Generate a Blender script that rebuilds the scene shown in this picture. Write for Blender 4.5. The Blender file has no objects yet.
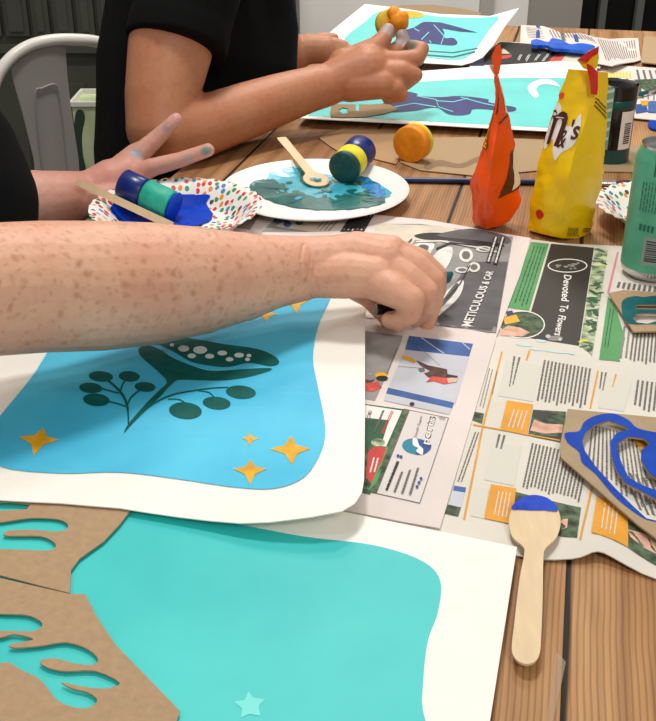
import bpy, math, random
from mathutils import Vector, Matrix, geometry, noise
random.seed(7)
C = bpy.context.scene.collection
PI = math.pi
# ------------------------------------------------------------------ camera
F = 1030.0; PITCH = math.radians(28.0); TZ = 0.75; CZ = TZ + 0.43
CAM = Vector((0, 0, CZ))
FW = Vector((0, math.cos(PITCH), -math.sin(PITCH)))
UP = Vector((0, math.sin(PITCH), math.cos(PITCH)))
RT = Vector((1, 0, 0))
cd = bpy.data.cameras.new('camera'); cam = bpy.data.objects.new('camera', cd); C.objects.link(cam)
cam.location = CAM; cam.rotation_euler = (math.radians(90) - PITCH, 0, 0)
cd.sensor_fit = 'HORIZONTAL'; cd.sensor_width = 36; cd.lens = 36 * F / 656.0; cd.clip_start = 0.02
bpy.context.scene.camera = cam

def ray(px, py): return FW + RT * ((px - 328) / F) + UP * ((360.5 - py) / F)
def W(px, py, zc): return CAM + ray(px, py) * zc                 # a point at a given depth
def P(px, py, z=TZ):                                             # a point on a level surface
    d = ray(px, py); return CAM + d * ((z - CZ) / d.z)
def WY(px, py, Y):
    d = ray(px, py); return CAM + d * (Y / d.y)
def PL(px, py, o, n):
    d = ray(px, py); return CAM + d * ((o - CAM).dot(n) / d.dot(n))
def PH(px, py, h):                                               # a point on a curved surface z = h(x, y)
    if not callable(h): return P(px, py, h)
    d = ray(px, py); t = (CZ - TZ - 0.2) / -d.z if d.z < 0 else 0.3
    t1 = (CZ - TZ + 0.05) / -d.z; st = (t1 - t) / 60; lo = t
    while t < t1:
        p = CAM + d * t
        if p.z <= h(p.x, p.y): break
        lo = t; t += st
    hi = t
    for _ in range(24):
        m = (lo + hi) / 2; p = CAM + d * m
        if p.z <= h(p.x, p.y): hi = m
        else: lo = m
    return CAM + d * hi
def proj(p):
    v = p - CAM; z = v.dot(FW); return 328 + F * v.dot(RT) / z, 360.5 - F * v.dot(UP) / z

# ------------------------------------------------------------------ materials
def lin(c):
    c = c / 255.0
    return c / 12.92 if c <= 0.04045 else ((c + 0.055) / 1.055) ** 2.4
def col(rgb): return (lin(rgb[0]), lin(rgb[1]), lin(rgb[2]), 1)
MC = {}
def mat(name, rgb, rough=0.5, var=0.0, vscale=30, bump=0.0, bscale=200, metal=0.0, coat=0.0, spec=0.5, rgb2=None, stretch=None):
    if name in MC: return MC[name]
    m = bpy.data.materials.new(name); m.use_nodes = True; nt = m.node_tree; b = nt.nodes['Principled BSDF']
    b.inputs['Base Color'].default_value = col(rgb); b.inputs['Roughness'].default_value = rough
    b.inputs['Metallic'].default_value = metal; b.inputs['Coat Weight'].default_value = coat
    b.inputs['Specular IOR Level'].default_value = spec
    tc = nt.nodes.new('ShaderNodeTexCoord'); src = tc.outputs['Object']
    if stretch:
        mp = nt.nodes.new('ShaderNodeMapping'); mp.inputs['Scale'].default_value = stretch
        nt.links.new(src, mp.inputs[0]); src = mp.outputs[0]
    if var > 0 or rgb2:
        n = nt.nodes.new('ShaderNodeTexNoise'); n.inputs['Scale'].default_value = vscale; n.inputs['Detail'].default_value = 4
        r = nt.nodes.new('ShaderNodeValToRGB'); r.color_ramp.elements[0].position = 0.32; r.color_ramp.elements[1].position = 0.68
        if rgb2: a, c = rgb, rgb2
        else: a = [max(0, v * (1 - var)) for v in rgb]; c = [min(255, v * (1 + var)) for v in rgb]
        r.color_ramp.elements[0].color = col(a); r.color_ramp.elements[1].color = col(c)
        nt.links.new(src, n.inputs['Vector']); nt.links.new(n.outputs[0], r.inputs[0]); nt.links.new(r.outputs[0], b.inputs['Base Color'])
    if bump > 0:
        n2 = nt.nodes.new('ShaderNodeTexNoise'); n2.inputs['Scale'].default_value = bscale; n2.inputs['Detail'].default_value = 3
        bp = nt.nodes.new('ShaderNodeBump'); bp.inputs['Strength'].default_value = bump; bp.inputs['Distance'].default_value = 0.002
        nt.links.new(src, n2.inputs['Vector']); nt.links.new(n2.outputs[0], bp.inputs['Height']); nt.links.new(bp.outputs[0], b.inputs['Normal'])
    MC[name] = m; return m

class NT:                                                        # tiny node helper
    def __init__(s, name):
        s.m = bpy.data.materials.new(name); s.m.use_nodes = True; s.t = s.m.node_tree; s.b = s.t.nodes['Principled BSDF']
    def n(s, typ, ins=None, **props):
        nd = s.t.nodes.new(typ)
        for k, v in props.items(): setattr(nd, k, v)
        for k, v in (ins or {}).items():
            if hasattr(v, 'is_output') or isinstance(v, bpy.types.NodeSocket): s.t.links.new(v, nd.inputs[k])
            else: nd.inputs[k].default_value = v
        return nd
    def link(s, a, b): s.t.links.new(a, b)
    def ramp(s, fac, stops, interp='LINEAR'):
        r = s.t.nodes.new('ShaderNodeValToRGB'); r.color_ramp.interpolation = interp; e = r.color_ramp.elements
        e[0].position = stops[0][0]; e[0].color = stops[0][1]; e[1].position = stops[1][0]; e[1].color = stops[1][1]
        for p, c in stops[2:]:
            q = e.new(p); q.color = c
        s.t.links.new(fac, r.inputs[0]); return r.outputs[0]
    def math(s, op, a, b=0.0, c=0.0):
        nd = s.t.nodes.new('ShaderNodeMath'); nd.operation = op
        for i, v in enumerate((a, b, c)):
            if isinstance(v, bpy.types.NodeSocket): s.t.links.new(v, nd.inputs[i])
            else: nd.inputs[i].default_value = v
        return nd.outputs[0]
    def mix(s, fac, a, b, mode='MIX'):
        nd = s.t.nodes.new('ShaderNodeMix'); nd.data_type = 'RGBA'; nd.blend_type = mode
        for i, v in ((0, fac), (6, a), (7, b)):
            if isinstance(v, bpy.types.NodeSocket): s.t.links.new(v, nd.inputs[i])
            else: nd.inputs[i].default_value = v
        return nd.outputs[2]

YAW = math.radians(13)
TD = Vector((math.sin(YAW), math.cos(YAW), 0)); TR = Vector((math.cos(YAW), -math.sin(YAW), 0))

_te = Vector((-0.185, 1.45, 0)); SEAM = P(564, 615).dot(TR) - (_te.dot(TR) + 0.525)
def wood_material():
    g = NT('table_wood'); tc = g.n('ShaderNodeTexCoord')
    sep = g.n('ShaderNodeSeparateXYZ', {0: tc.outputs['Object']})
    x = sep.outputs[0]; y = sep.outputs[1]
    pw = 0.155
    fx = g.math('DIVIDE', g.math('SUBTRACT', x, SEAM), pw)
    pid = g.math('FLOOR', fx); fr = g.math('FRACT', fx)
    wob = g.n('ShaderNodeTexNoise', {'Vector': tc.outputs['Object'], 'Scale': 7.0, 'Detail': 2.0})
    off = g.math('MULTIPLY', pid, 3.71)
    cv = g.n('ShaderNodeCombineXYZ', {0: g.math('ADD', g.math('MULTIPLY', x, 1.0), g.math('MULTIPLY', wob.outputs[0], 0.009)), 1: g.math('ADD', g.math('MULTIPLY', y, 0.07), off), 2: off})
    wv = g.n('ShaderNodeTexWave', {'Vector': cv.outputs[0], 'Scale': 84.0, 'Distortion': 0.9, 'Detail': 2.0, 'Detail Scale': 1.5}, wave_type='BANDS', bands_direction='X')
    cv2 = g.n('ShaderNodeCombineXYZ', {0: g.math('MULTIPLY', x, 60.0), 1: g.math('MULTIPLY', y, 3.0), 2: off})
    n2 = g.n('ShaderNodeTexNoise', {'Vector': cv2.outputs[0], 'Scale': 1.6, 'Detail': 5.0})
    cv3 = g.n('ShaderNodeCombineXYZ', {0: g.math('MULTIPLY', x, 9.0), 1: g.math('MULTIPLY', y, 2.0), 2: off})
    n3 = g.n('ShaderNodeTexNoise', {'Vector': cv3.outputs[0], 'Scale': 1.3, 'Detail': 3.0})
    base = g.ramp(n3.outputs[0], [(0.3, col((172, 122, 76))), (0.72, col((214, 168, 118)))])
    grain = g.ramp(wv.outputs[0], [(0.0, (0.50, 0.44, 0.40, 1)), (0.45, (1, 1, 1, 1))])
    c1 = g.mix(0.6, base, grain, 'MULTIPLY')
    fine = g.ramp(n2.outputs[0], [(0.35, (0.62, 0.57, 0.53, 1)), (0.6, (1, 1, 1, 1))])
    c2 = g.mix(0.85, c1, fine, 'MULTIPLY')
    tone = g.n('ShaderNodeTexWhiteNoise', {'W': pid}, noise_dimensions='1D')
    c3 = g.mix(0.55, c2, g.ramp(tone.outputs[0], [(0.0, (0.70, 0.66, 0.63, 1)), (1.0, (1, 1, 1, 1))]), 'MULTIPLY')
    edge = g.math('MULTIPLY', g.math('SUBTRACT', fr, g.math('MULTIPLY', wob.outputs[0], 0.03)), 1.0)
    gap = g.ramp(edge, [(0.0, (0.03, 0.02, 0.015, 1)), (0.006, (0.05, 0.035, 0.025, 1)), (0.018, (1, 1, 1, 1))])
    c4 = g.mix(1.0, c3, gap, 'MULTIPLY')
    g.link(c4, g.b.inputs['Base Color']); g.b.inputs['Roughness'].default_value = 0.6; g.b.inputs['Specular IOR Level'].default_value = 0.3
    h = g.math('ADD', g.math('MULTIPLY', wv.outputs[0], 0.5), g.math('MULTIPLY', n2.outputs[0], 0.4))
    bp = g.n('ShaderNodeBump', {'Strength': 0.16, 'Distance': 0.0012, 'Height': h}); g.link(bp.outputs[0], g.b.inputs['Normal'])
    return g.m

def confetti_material():
    g = NT('confetti_paper'); tc = g.n('ShaderNodeTexCoord')
    v = g.n('ShaderNodeTexVoronoi', {'Vector': tc.outputs['Object'], 'Scale': 135.0, 'Randomness': 0.75}, voronoi_dimensions='2D')
    sep = g.n('ShaderNodeSeparateColor', {0: v.outputs['Color']})
    pal = g.ramp(sep.outputs[0], [(0.0, col((214, 60, 50))), (0.2, col((240, 150, 50))), (0.36, col((50, 150, 100))), (0.5, col((70, 140, 190))), (0.64, col((90, 70, 60))), (0.75, col((245, 242, 236)))], 'CONSTANT')
    mask = g.ramp(v.outputs['Distance'], [(0.0, (1, 1, 1, 1)), (0.36, (0, 0, 0, 1))], 'CONSTANT')
    c = g.mix(mask, col((246, 243, 237)), pal)
    g.link(c, g.b.inputs['Base Color']); g.b.inputs['Roughness'].default_value = 0.45
    return g.m

def skin_material(name, base, dark, red, freckles):
    g = NT(name); tc = g.n('ShaderNodeTexCoord'); o = tc.outputs['Object']
    n = g.n('ShaderNodeTexNoise', {'Vector': o, 'Scale': 16.0, 'Detail': 4.0})
    c = g.mix(g.ramp(n.outputs[0], [(0.35, (0, 0, 0, 1)), (0.7, (0.8, 0.8, 0.8, 1))]), col(base), col(red))
    nf = g.n('ShaderNodeTexNoise', {'Vector': o, 'Scale': 120.0, 'Detail': 3.0})
    c = g.mix(g.ramp(nf.outputs[0], [(0.45, (0, 0, 0, 1)), (0.75, (0.35, 0.35, 0.35, 1))]), c, col(dark))
    if freckles:
        for sc, th, amt in ((170, 0.30, 0.36), (95, 0.26, 0.46), (48, 0.13, 0.62)):
            wn = g.n('ShaderNodeTexNoise', {'Vector': o, 'Scale': 90.0, 'Detail': 2.0})
            wv = g.n('ShaderNodeVectorMath', {0: wn.outputs['Color'], 1: (0.009, 0.009, 0.009)}, operation='MULTIPLY')
            av = g.n('ShaderNodeVectorMath', {0: wv.outputs[0], 1: o}, operation='ADD')
            v = g.n('ShaderNodeTexVoronoi', {'Vector': av.outputs[0], 'Scale': float(sc), 'Randomness': 1.0})
            sep = g.n('ShaderNodeSeparateColor', {0: v.outputs['Color']})
            pick = g.math('GREATER_THAN', sep.outputs[1], 0.45)
            mk = g.ramp(v.outputs['Distance'], [(th * 0.2, (1, 1, 1, 1)), (th * 1.5, (0, 0, 0, 1))])
            fx_ = g.math('SUBTRACT', 1.0, g.math('MULTIPLY', g.n('ShaderNodeMapRange', {0: g.n('ShaderNodeSeparateXYZ', {0: o}).outputs[0], 1: 0.42, 2: 0.50}).outputs[0], 0.8))
            f = g.math('MULTIPLY', g.math('MULTIPLY', g.math('MULTIPLY', mk, pick), amt), fx_)
            c = g.mix(f, c, col((158, 100, 70)))
    at = g.n('ShaderNodeAttribute', attribute_name='stain')
    sn = g.n('ShaderNodeTexNoise', {'Vector': o, 'Scale': 160.0, 'Detail': 3.0})
    sm = g.math('MULTIPLY', at.outputs['Alpha'], g.ramp(sn.outputs[0], [(0.3, (0.5, 0.5, 0.5, 1)), (0.5, (1, 1, 1, 1))]))
    c = g.mix(sm, c, at.outputs['Color'])
    g.link(c, g.b.inputs['Base Color']); g.b.inputs['Roughness'].default_value = 0.52
    g.b.inputs['Subsurface Weight'].default_value = 0.12; g.b.inputs['Subsurface Scale'].default_value = 0.006
    g.b.inputs['Subsurface Radius'].default_value = (1.0, 0.35, 0.2)
    bn = g.n('ShaderNodeTexNoise', {'Vector': o, 'Scale': 420.0, 'Detail': 3.0})
    bp = g.n('ShaderNodeBump', {'Strength': 0.25, 'Distance': 0.0012, 'Height': bn.outputs[0]}); g.link(bp.outputs[0], g.b.inputs['Normal'])
    return g.m

M = dict(
    wood=wood_material(), confetti=confetti_material(),
    paper=mat('art_paper', (250, 247, 238), 0.75, 0.012, 12, 0.1, 500),
    news=mat('newsprint', (228, 216, 210), 0.85, 0.025, 9, 0.25, 60),
    newsb=mat('newsprint_grey', (222, 216, 204), 0.85, 0.03, 9, 0.25, 60),
    ink=mat('ink', (112, 106, 103), 0.8), inkl=mat('ink_light', (146, 139, 134), 0.8), inkb=mat('ink_black', (38, 36, 36), 0.7),
    white=mat('white_print', (240, 236, 230), 0.8), black=mat('black_print', (46, 42, 38), 0.6),
    orange_ink=mat('orange_ink', (226, 158, 48), 0.7, 0.05), red_ink=mat('red_ink', (206, 62, 54), 0.7, 0.06),
    green_ink=mat('green_ink', (92, 158, 98), 0.75, 0.04), dgreen_ink=mat('dark_green_ink', (48, 92, 66), 0.75, 0.1),
    lime=mat('leaf_print', (80, 110, 84), 0.75, rgb2=(214, 224, 178), vscale=110),
    leafd=mat('foliage_print', (36, 44, 36), 0.75, rgb2=(98, 122, 88), vscale=140),
    grey_photo=mat('grey_photo', (150, 146, 144), 0.75, 0.08, 40), dgrey_photo=mat('dark_grey_photo', (92, 90, 92), 0.75, 0.1, 40),
    cream_photo=mat('cream_photo', (216, 206, 186), 0.75, 0.05, 40), chrome_photo=mat('chrome_photo', (226, 222, 214), 0.7, 0.06, 90),
    sky_photo=mat('pale_grey_photo', (198, 200, 208), 0.75, 0.03, 20), blue_photo=mat('blue_photo', (64, 98, 158), 0.75, 0.12, 50),
    flesh_photo=mat('flesh_photo', (220, 172, 150), 0.75, 0.1, 120), brown_photo=mat('brown_photo', (86, 58, 50), 0.75, 0.2, 150),
    red_photo=mat('red_photo', (200, 76, 66), 0.75, 0.15, 120), blue_ink=mat('blue_ink', (38, 78, 150), 0.7), teal_ink=mat('teal_ink', (34, 132, 160), 0.7),
    pink_ink=mat('pink_ink', (218, 130, 150), 0.7), yellow_ink=mat('yellow_ink', (226, 214, 70), 0.7), pale_green=mat('pale_green_ink', (216, 213, 200), 0.8),
    blue_paint=mat('sky_blue_paint', (52, 180, 222), 0.55, rgb2=(82, 204, 238), vscale=9, bump=0.08, bscale=60),
    turq_paint=mat('turquoise_paint', (30, 190, 190), 0.5, rgb2=(60, 208, 204), vscale=7, bump=0.08, bscale=60),
    aqua_paint=mat('aqua_paint', (106, 216, 210), 0.5, 0.04, 9),
    green_paint=mat('deep_green_paint', (0, 82, 78), 0.55, rgb2=(6, 98, 92), vscale=60, bump=0.1, spec=0.2),
    gold=mat('gold_paint', (232, 172, 20), 0.45, 0.1, 60), purple=mat('violet_paint', (46, 48, 112), 0.6, 0.1, 60),
    dteal=mat('dark_teal_line', (24, 96, 100), 0.5),
    kraft=mat('kraft_card', (174, 145, 112), 0.85, 0.03, 200, 0.15, 500), kraftd=mat('kraft_card_dark', (170, 148, 116), 0.85, 0.03, 60),
    plate=mat('plate_white', (246, 244, 240), 0.35), navy=mat('navy_plastic', (24, 44, 118), 0.3), navy2=mat('navy_lacquer', (18, 34, 88), 0.35),
    foam_green=mat('green_foam', (4, 70, 66), 0.55, 0.15, 150, 0.4, 400), foam_yellow=mat('yellow_foam', (232, 216, 40), 0.7, 0.04, 90, 0.3, 400),
    foam_orange=mat('orange_foam', (238, 148, 12), 0.6, 0.06, 90, 0.35, 400), foam_teal=mat('teal_foam', (24, 168, 142), 0.5, rgb2=(44, 186, 160), vscale=90, bump=0.3),
    wet_teal=mat('wet_teal_paint', (0, 92, 92), 0.3, rgb2=(4, 118, 114), vscale=50, bump=0.3, bscale=90, coat=0.5),
    wet_cyan=mat('wet_cyan_paint', (44, 172, 200), 0.3, rgb2=(88, 196, 214), vscale=60, bump=0.3, bscale=90, coat=0.5),
    wet_blue=mat('wet_blue_paint', (0, 56, 180), 0.5, rgb2=(0, 70, 204), vscale=60, bump=0.1, bscale=60, spec=0.2),
    blue_acrylic=mat('blue_acrylic', (0, 58, 166), 0.6, spec=0.2, rgb2=(2, 72, 180), vscale=60, bump=0.25, bscale=120),
    blue_thin=mat('thin_blue_acrylic', (70, 130, 200), 0.5, 0.1, 90),
    teal_acrylic=mat('teal_acrylic', (0, 92, 98), 0.3, 0.1, 80, 0.2, 120),
    birch=mat('birch_wood', (226, 200, 160), 0.6, 0.025, 3, 0.1, 300, stretch=(60, 12, 12)),
    can_green=mat('can_green', (92, 178, 144), 0.35, 0.04, 60, metal=0.15), can_dark=mat('can_green_print', (38, 110, 84), 0.4), metal=mat('aluminium', (200, 200, 200), 0.25, metal=0.95),
    can_grey=mat('can_grey_print', (150, 160, 156), 0.4), can_hole=mat('can_opening', (20, 20, 20), 0.6),
    jar_black=mat('gloss_black', (12, 13, 14), 0.18), jar_teal=mat('dark_teal_plastic', (14, 74, 74), 0.3), jar_mint=mat('mint_label', (120, 168, 150), 0.5),
    yellow_foil=mat('yellow_foil', (255, 205, 0), 0.32, bump=0.5, bscale=28, var=0.03, vscale=20), red_foil=mat('red_foil', (214, 34, 34), 0.3, bump=0.4, bscale=60),
    orange_foil=mat('orange_foil', (250, 84, 10), 0.32, bump=0.8, bscale=34, var=0.05, vscale=30), brown_print=mat('brown_print', (80, 30, 24), 0.4), white_foil=mat('white_foil', (240, 230, 215), 0.35),
    yellow_print=mat('yellow_print', (250, 200, 40), 0.4), bag_dark=mat('bag_dark_print', (90, 70, 20), 0.5),
    tee=mat('black_cotton', (9, 9, 10), 0.92, 0.15, 60, 0.35, 120, spec=0.15), trousers=mat('dark_denim', (16, 17, 22), 0.9), hair=mat('brown_hair', (64, 42, 28), 0.6, 0.3, 120),
    hair2=mat('fair_hair', (150, 110, 74), 0.6, 0.25, 120), shoe=mat('shoe_black', (20, 20, 20), 0.6),
    chair_w=mat('chair_white_enamel', (222, 218, 210), 0.35), chair_g=mat('chair_grey_enamel', (158, 154, 150), 0.5, metal=0.1),
    cup=mat('dark_olive_cabinet', (70, 72, 62), 0.5, 0.05, 8), cupd=mat('cabinet_groove', (34, 35, 30), 0.6),
    wall=mat('wall_greige', (240, 238, 234), 0.8, 0.02, 5), trim=mat('door_frame_taupe', (156, 150, 142), 0.6), glass=mat('night_glass', (10, 11, 12), 0.08), mull=mat('mullion_grey', (92, 92, 90), 0.5),
    floor=mat('floor_board', (104, 90, 78), 0.6, 0.1, 6), bag=mat('bag_leaf', (150, 176, 110), 0.5, rgb2=(206, 214, 178), vscale=10), bag_white=mat('bag_white', (222, 220, 214), 0.5),
    steel=mat('lamp_metal', (200, 200, 200), 0.4), tape=mat('clear_tape', (214, 190, 160), 0.12, spec=0.8),
    skin1=skin_material('skin_freckled', (226, 176, 146), (202, 144, 114), (220, 154, 126), True),
    skin2=skin_material('skin_tan', (190, 130, 94), (160, 100, 68), (186, 118, 84), False),
    skin3=skin_material('skin_hand', (214, 162, 142), (190, 130, 110), (214, 142, 124), False),
)
def nb(name):    # transparent tape
    t = M['tape']; t.node_tree.nodes['Principled BSDF'].inputs['Alpha'].default_value = 0.22
nb(0)

# ------------------------------------------------------------------ objects
ORG = {}
def _link(name, verts, faces, mats, parent, origin=None, smooth=False, midx=None):
    verts = [Vector(v) for v in verts]
    if origin is None:
        if parent is not None: origin = ORG[parent.name]
        else:
            xs = [v.x for v in verts]; ys = [v.y for v in verts]; zs = [v.z for v in verts]
            origin = Vector(((min(xs) + max(xs)) / 2, (min(ys) + max(ys)) / 2, min(zs)))
    me = bpy.data.meshes.new(name); me.from_pydata([tuple(v - origin) for v in verts], [], faces)
    if not isinstance(mats, (list, tuple)): mats = [mats]
    for m in mats: me.materials.append(M[m] if isinstance(m, str) else m)
    if midx: me.polygons.foreach_set('material_index', midx)
    if smooth: me.polygons.foreach_set('use_smooth', [True] * len(me.polygons))
    me.update(); o = bpy.data.objects.new(name, me); C.objects.link(o)
    ORG[o.name] = Vector(origin)
    if parent is not None: o.parent = parent; o.location = Vector(origin) - ORG[parent.name]
    else: o.location = origin
    return o
def tag(o, label, cat, group=None):
    o['label'] = label; o['category'] = cat
    if group: o['group'] = group
    return o
def thing(name, loc, label, cat, group=None):
    o = bpy.data.objects.new(name, None); o.empty_display_size = 0.05; C.objects.link(o); o.location = loc; ORG[o.name] = Vector(loc)
    return tag(o, label, cat, group)
def struct(o): o['kind'] = 'structure'; return o

class MB:
    def __init__(s): s.v = []; s.f = []; s.m = []
    def add(s, v, f, mi=0):
        k = len(s.v); s.v += [Vector(p) for p in v]; s.f += [[i + k for i in q] for q in f]; s.m += [mi] * len(f); return s
    def box(s, lo, hi, mi=0, fr=None):
        P8 = [Vector((x, y, z)) for x in (lo[0], hi[0]) for y in (lo[1], hi[1]) for z in (lo[2], hi[2])]
        if fr: P8 = [fr(p) for p in P8]
        return s.add(P8, [(0, 1, 3, 2), (4, 6, 7, 5), (0, 4, 5, 1), (2, 3, 7, 6), (0, 2, 6, 4), (1, 5, 7, 3)], mi)
    def tube(s, pts, r, n=10, mi=0, cap=True):
        pts = [Vector(p) for p in pts]; rr = r if isinstance(r, (list, tuple)) else [r] * len(pts)
        t0 = (pts[1] - pts[0]).normalized(); a = t0.orthogonal().normalized(); rings = []
        for i, p in enumerate(pts):
            t = (pts[min(i + 1, len(pts) - 1)] - pts[max(i - 1, 0)]).normalized()
            a = (a - t * a.dot(t)).normalized(); b = t.cross(a)
            rings.append([p + (a * math.cos(2 * PI * k / n) + b * math.sin(2 * PI * k / n)) * rr[i] for k in range(n)])
        return s.loft(rings, mi, cap)
    def loft(s, rings, mi=0, cap=True, closed=True):
        n = len(rings[0]); v = [p for r in rings for p in r]; f = []
        for i in range(len(rings) - 1):
            for k in range(n if closed else n - 1):
                q = (k + 1) % n; f.append((i * n + k, i * n + q, (i + 1) * n + q, (i + 1) * n + k))
        if cap: f.append(tuple(range(n - 1, -1, -1))); f.append(tuple((len(rings) - 1) * n + k for k in range(n)))
        return s.add(v, f, mi)
    def lathe(s, prof, c, n=48, mi=0, axis=None, a0=None):
        ax = Vector(axis).normalized() if axis else Vector((0, 0, 1)); u = Vector(a0).normalized() if a0 else ax.orthogonal().normalized(); w = ax.cross(u); c = Vector(c)
        rings = [[c + ax * z + (u * math.cos(2 * PI * k / n) + w * math.sin(2 * PI * k / n)) * max(r, 1e-5) for k in range(n)] for r, z in prof]
        return s.loft(rings, mi, False)
    def ball(s, c, r, n=12, mi=0):
        c = Vector(c); R = r if isinstance(r, (tuple, list, Vector)) else (r, r, r); rings = []
        for i in range(n // 2 + 1):
            th = PI * i / (n // 2); rr = max(math.sin(th), 1e-3)
            rings.append([c + Vector((R[0] * rr * math.cos(2 * PI * k / n), R[1] * rr * math.sin(2 * PI * k / n), -R[2] * math.cos(th))) for k in range(n)])
        return s.loft(rings, mi, True)
    def build(s, name, mats, parent=None, smooth=False, origin=None):
        return _link(name, s.v, s.f, mats, parent, origin, smooth, s.m)
    def built_wn(s, *a, **k): return s.build(*a, **k)
def autosm(o, ang=35):
    me = o.data
    try:
        me.polygons.foreach_set('use_smooth', [True] * len(me.polygons))
        me.set_sharp_from_angle(angle=math.radians(ang))
    except Exception: pass
    return o

def spline(pts, n=6, closed=True):
    out = []; m = len(pts); rng = m if closed else m - 1
    for i in range(rng):
        p = [Vector(pts[(i + k) % m] if closed else pts[min(max(i + k, 0), m - 1)]) for k in (-1, 0, 1, 2)]
        for j in range(n):
            t = j / n
            out.append(tuple(0.5 * ((2 * p[1]) + (p[2] - p[0]) * t + (2 * p[0] - 5 * p[1] + 4 * p[2] - p[3]) * t * t + (3 * p[1] - p[0] - 3 * p[2] + p[3]) * t ** 3)))
    if not closed: out.append(tuple(pts[-1]))
    return out
def inside(p, poly):
    x, y = p; r = False; j = len(poly) - 1
    for i in range(len(poly)):
        xi, yi = poly[i]; xj, yj = poly[j]
        if (yi > y) != (yj > y) and x < (xj - xi) * (y - yi) / (yj - yi) + xi: r = not r
        j = i
    return r
def densify(poly, step):
    out = []
    for i in range(len(poly)):
        a = poly[i]; b = poly[(i + 1) % len(poly)]; L = math.hypot(b[0] - a[0], b[1] - a[1]); n = max(1, int(L / step))
        for k in range(n): out.append((a[0] + (b[0] - a[0]) * k / n, a[1] + (b[1] - a[1]) * k / n))
    return out
def patch(poly, holes=(), step=None):
    if step: poly = densify(poly, step); holes = [densify(h, step) for h in holes]
    vs = []; es = []
    for lp in [poly] + list(holes):
        k = len(vs); vs += [Vector(q[:2]) for q in lp]; es += [(k + i, k + (i + 1) % len(lp)) for i in range(len(lp))]
    if step:
        xs = [p[0] for p in poly]; ys = [p[1] for p in poly]; y = min(ys) + step * .6
        while y < max(ys):
            x = min(xs) + step * .6
            while x < max(xs):
                if inside((x, y), poly): vs.append(Vector((x, y)))
                x += step
            y += step
    r = geometry.delaunay_2d_cdt(vs, es, [], 0, 1e-6)
    v = [(p.x, p.y) for p in r[0]]; f = []
    for t in r[2]:
        c = (sum(v[i][0] for i in t) / len(t), sum(v[i][1] for i in t) / len(t))
        if inside(c, poly) and not any(inside(c, h) for h in holes): f.append(list(t))
    # upward winding
    g = []
    for t in f:
        a, b, c = v[t[0]], v[t[1]], v[t[2]]
        if (b[0] - a[0]) * (c[1] - a[1]) - (b[1] - a[1]) * (c[0] - a[0]) < 0: t = t[::-1]
        g.append(t)
    return v, g
def hz(h, x, y): return h(x, y) if callable(h) else h
def topx(poly_px, h): return [tuple(PH(a, b, h)[:2]) for a, b in poly_px]
def slab(poly, h, thick=0.0006, holes=(), step=None):             # a sheet with real thickness; top at h
    v, f = patch(poly, holes, step); n = len(v)
    V = [Vector((x, y, hz(h, x, y))) for x, y in v] + [Vector((x, y, hz(h, x, y) - thick)) for x, y in v]
    FF = [list(t) for t in f] + [[i + n for i in t[::-1]] for t in f]
    cnt = {}
    for t in f:
        for i in range(3):
            cnt.setdefault(tuple(sorted((t[i], t[(i + 1) % 3]))), []).append((t[i], t[(i + 1) % 3]))
    for k, e in cnt.items():
        if len(e) == 1: a, b = e[0]; FF.append([b, a, a + n, b + n])
    return V, FF
def sheet(name, poly_px, h, mats, parent=None, thick=0.0006, holes_px=(), step=None, smooth=None):
    V, FF = slab(topx(poly_px, h), h, thick, [topx(q, h) for q in holes_px], step)
    o = _link(name, V, FF, mats, parent)
    if callable(h): autosm(o, 40)
    return o
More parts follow.
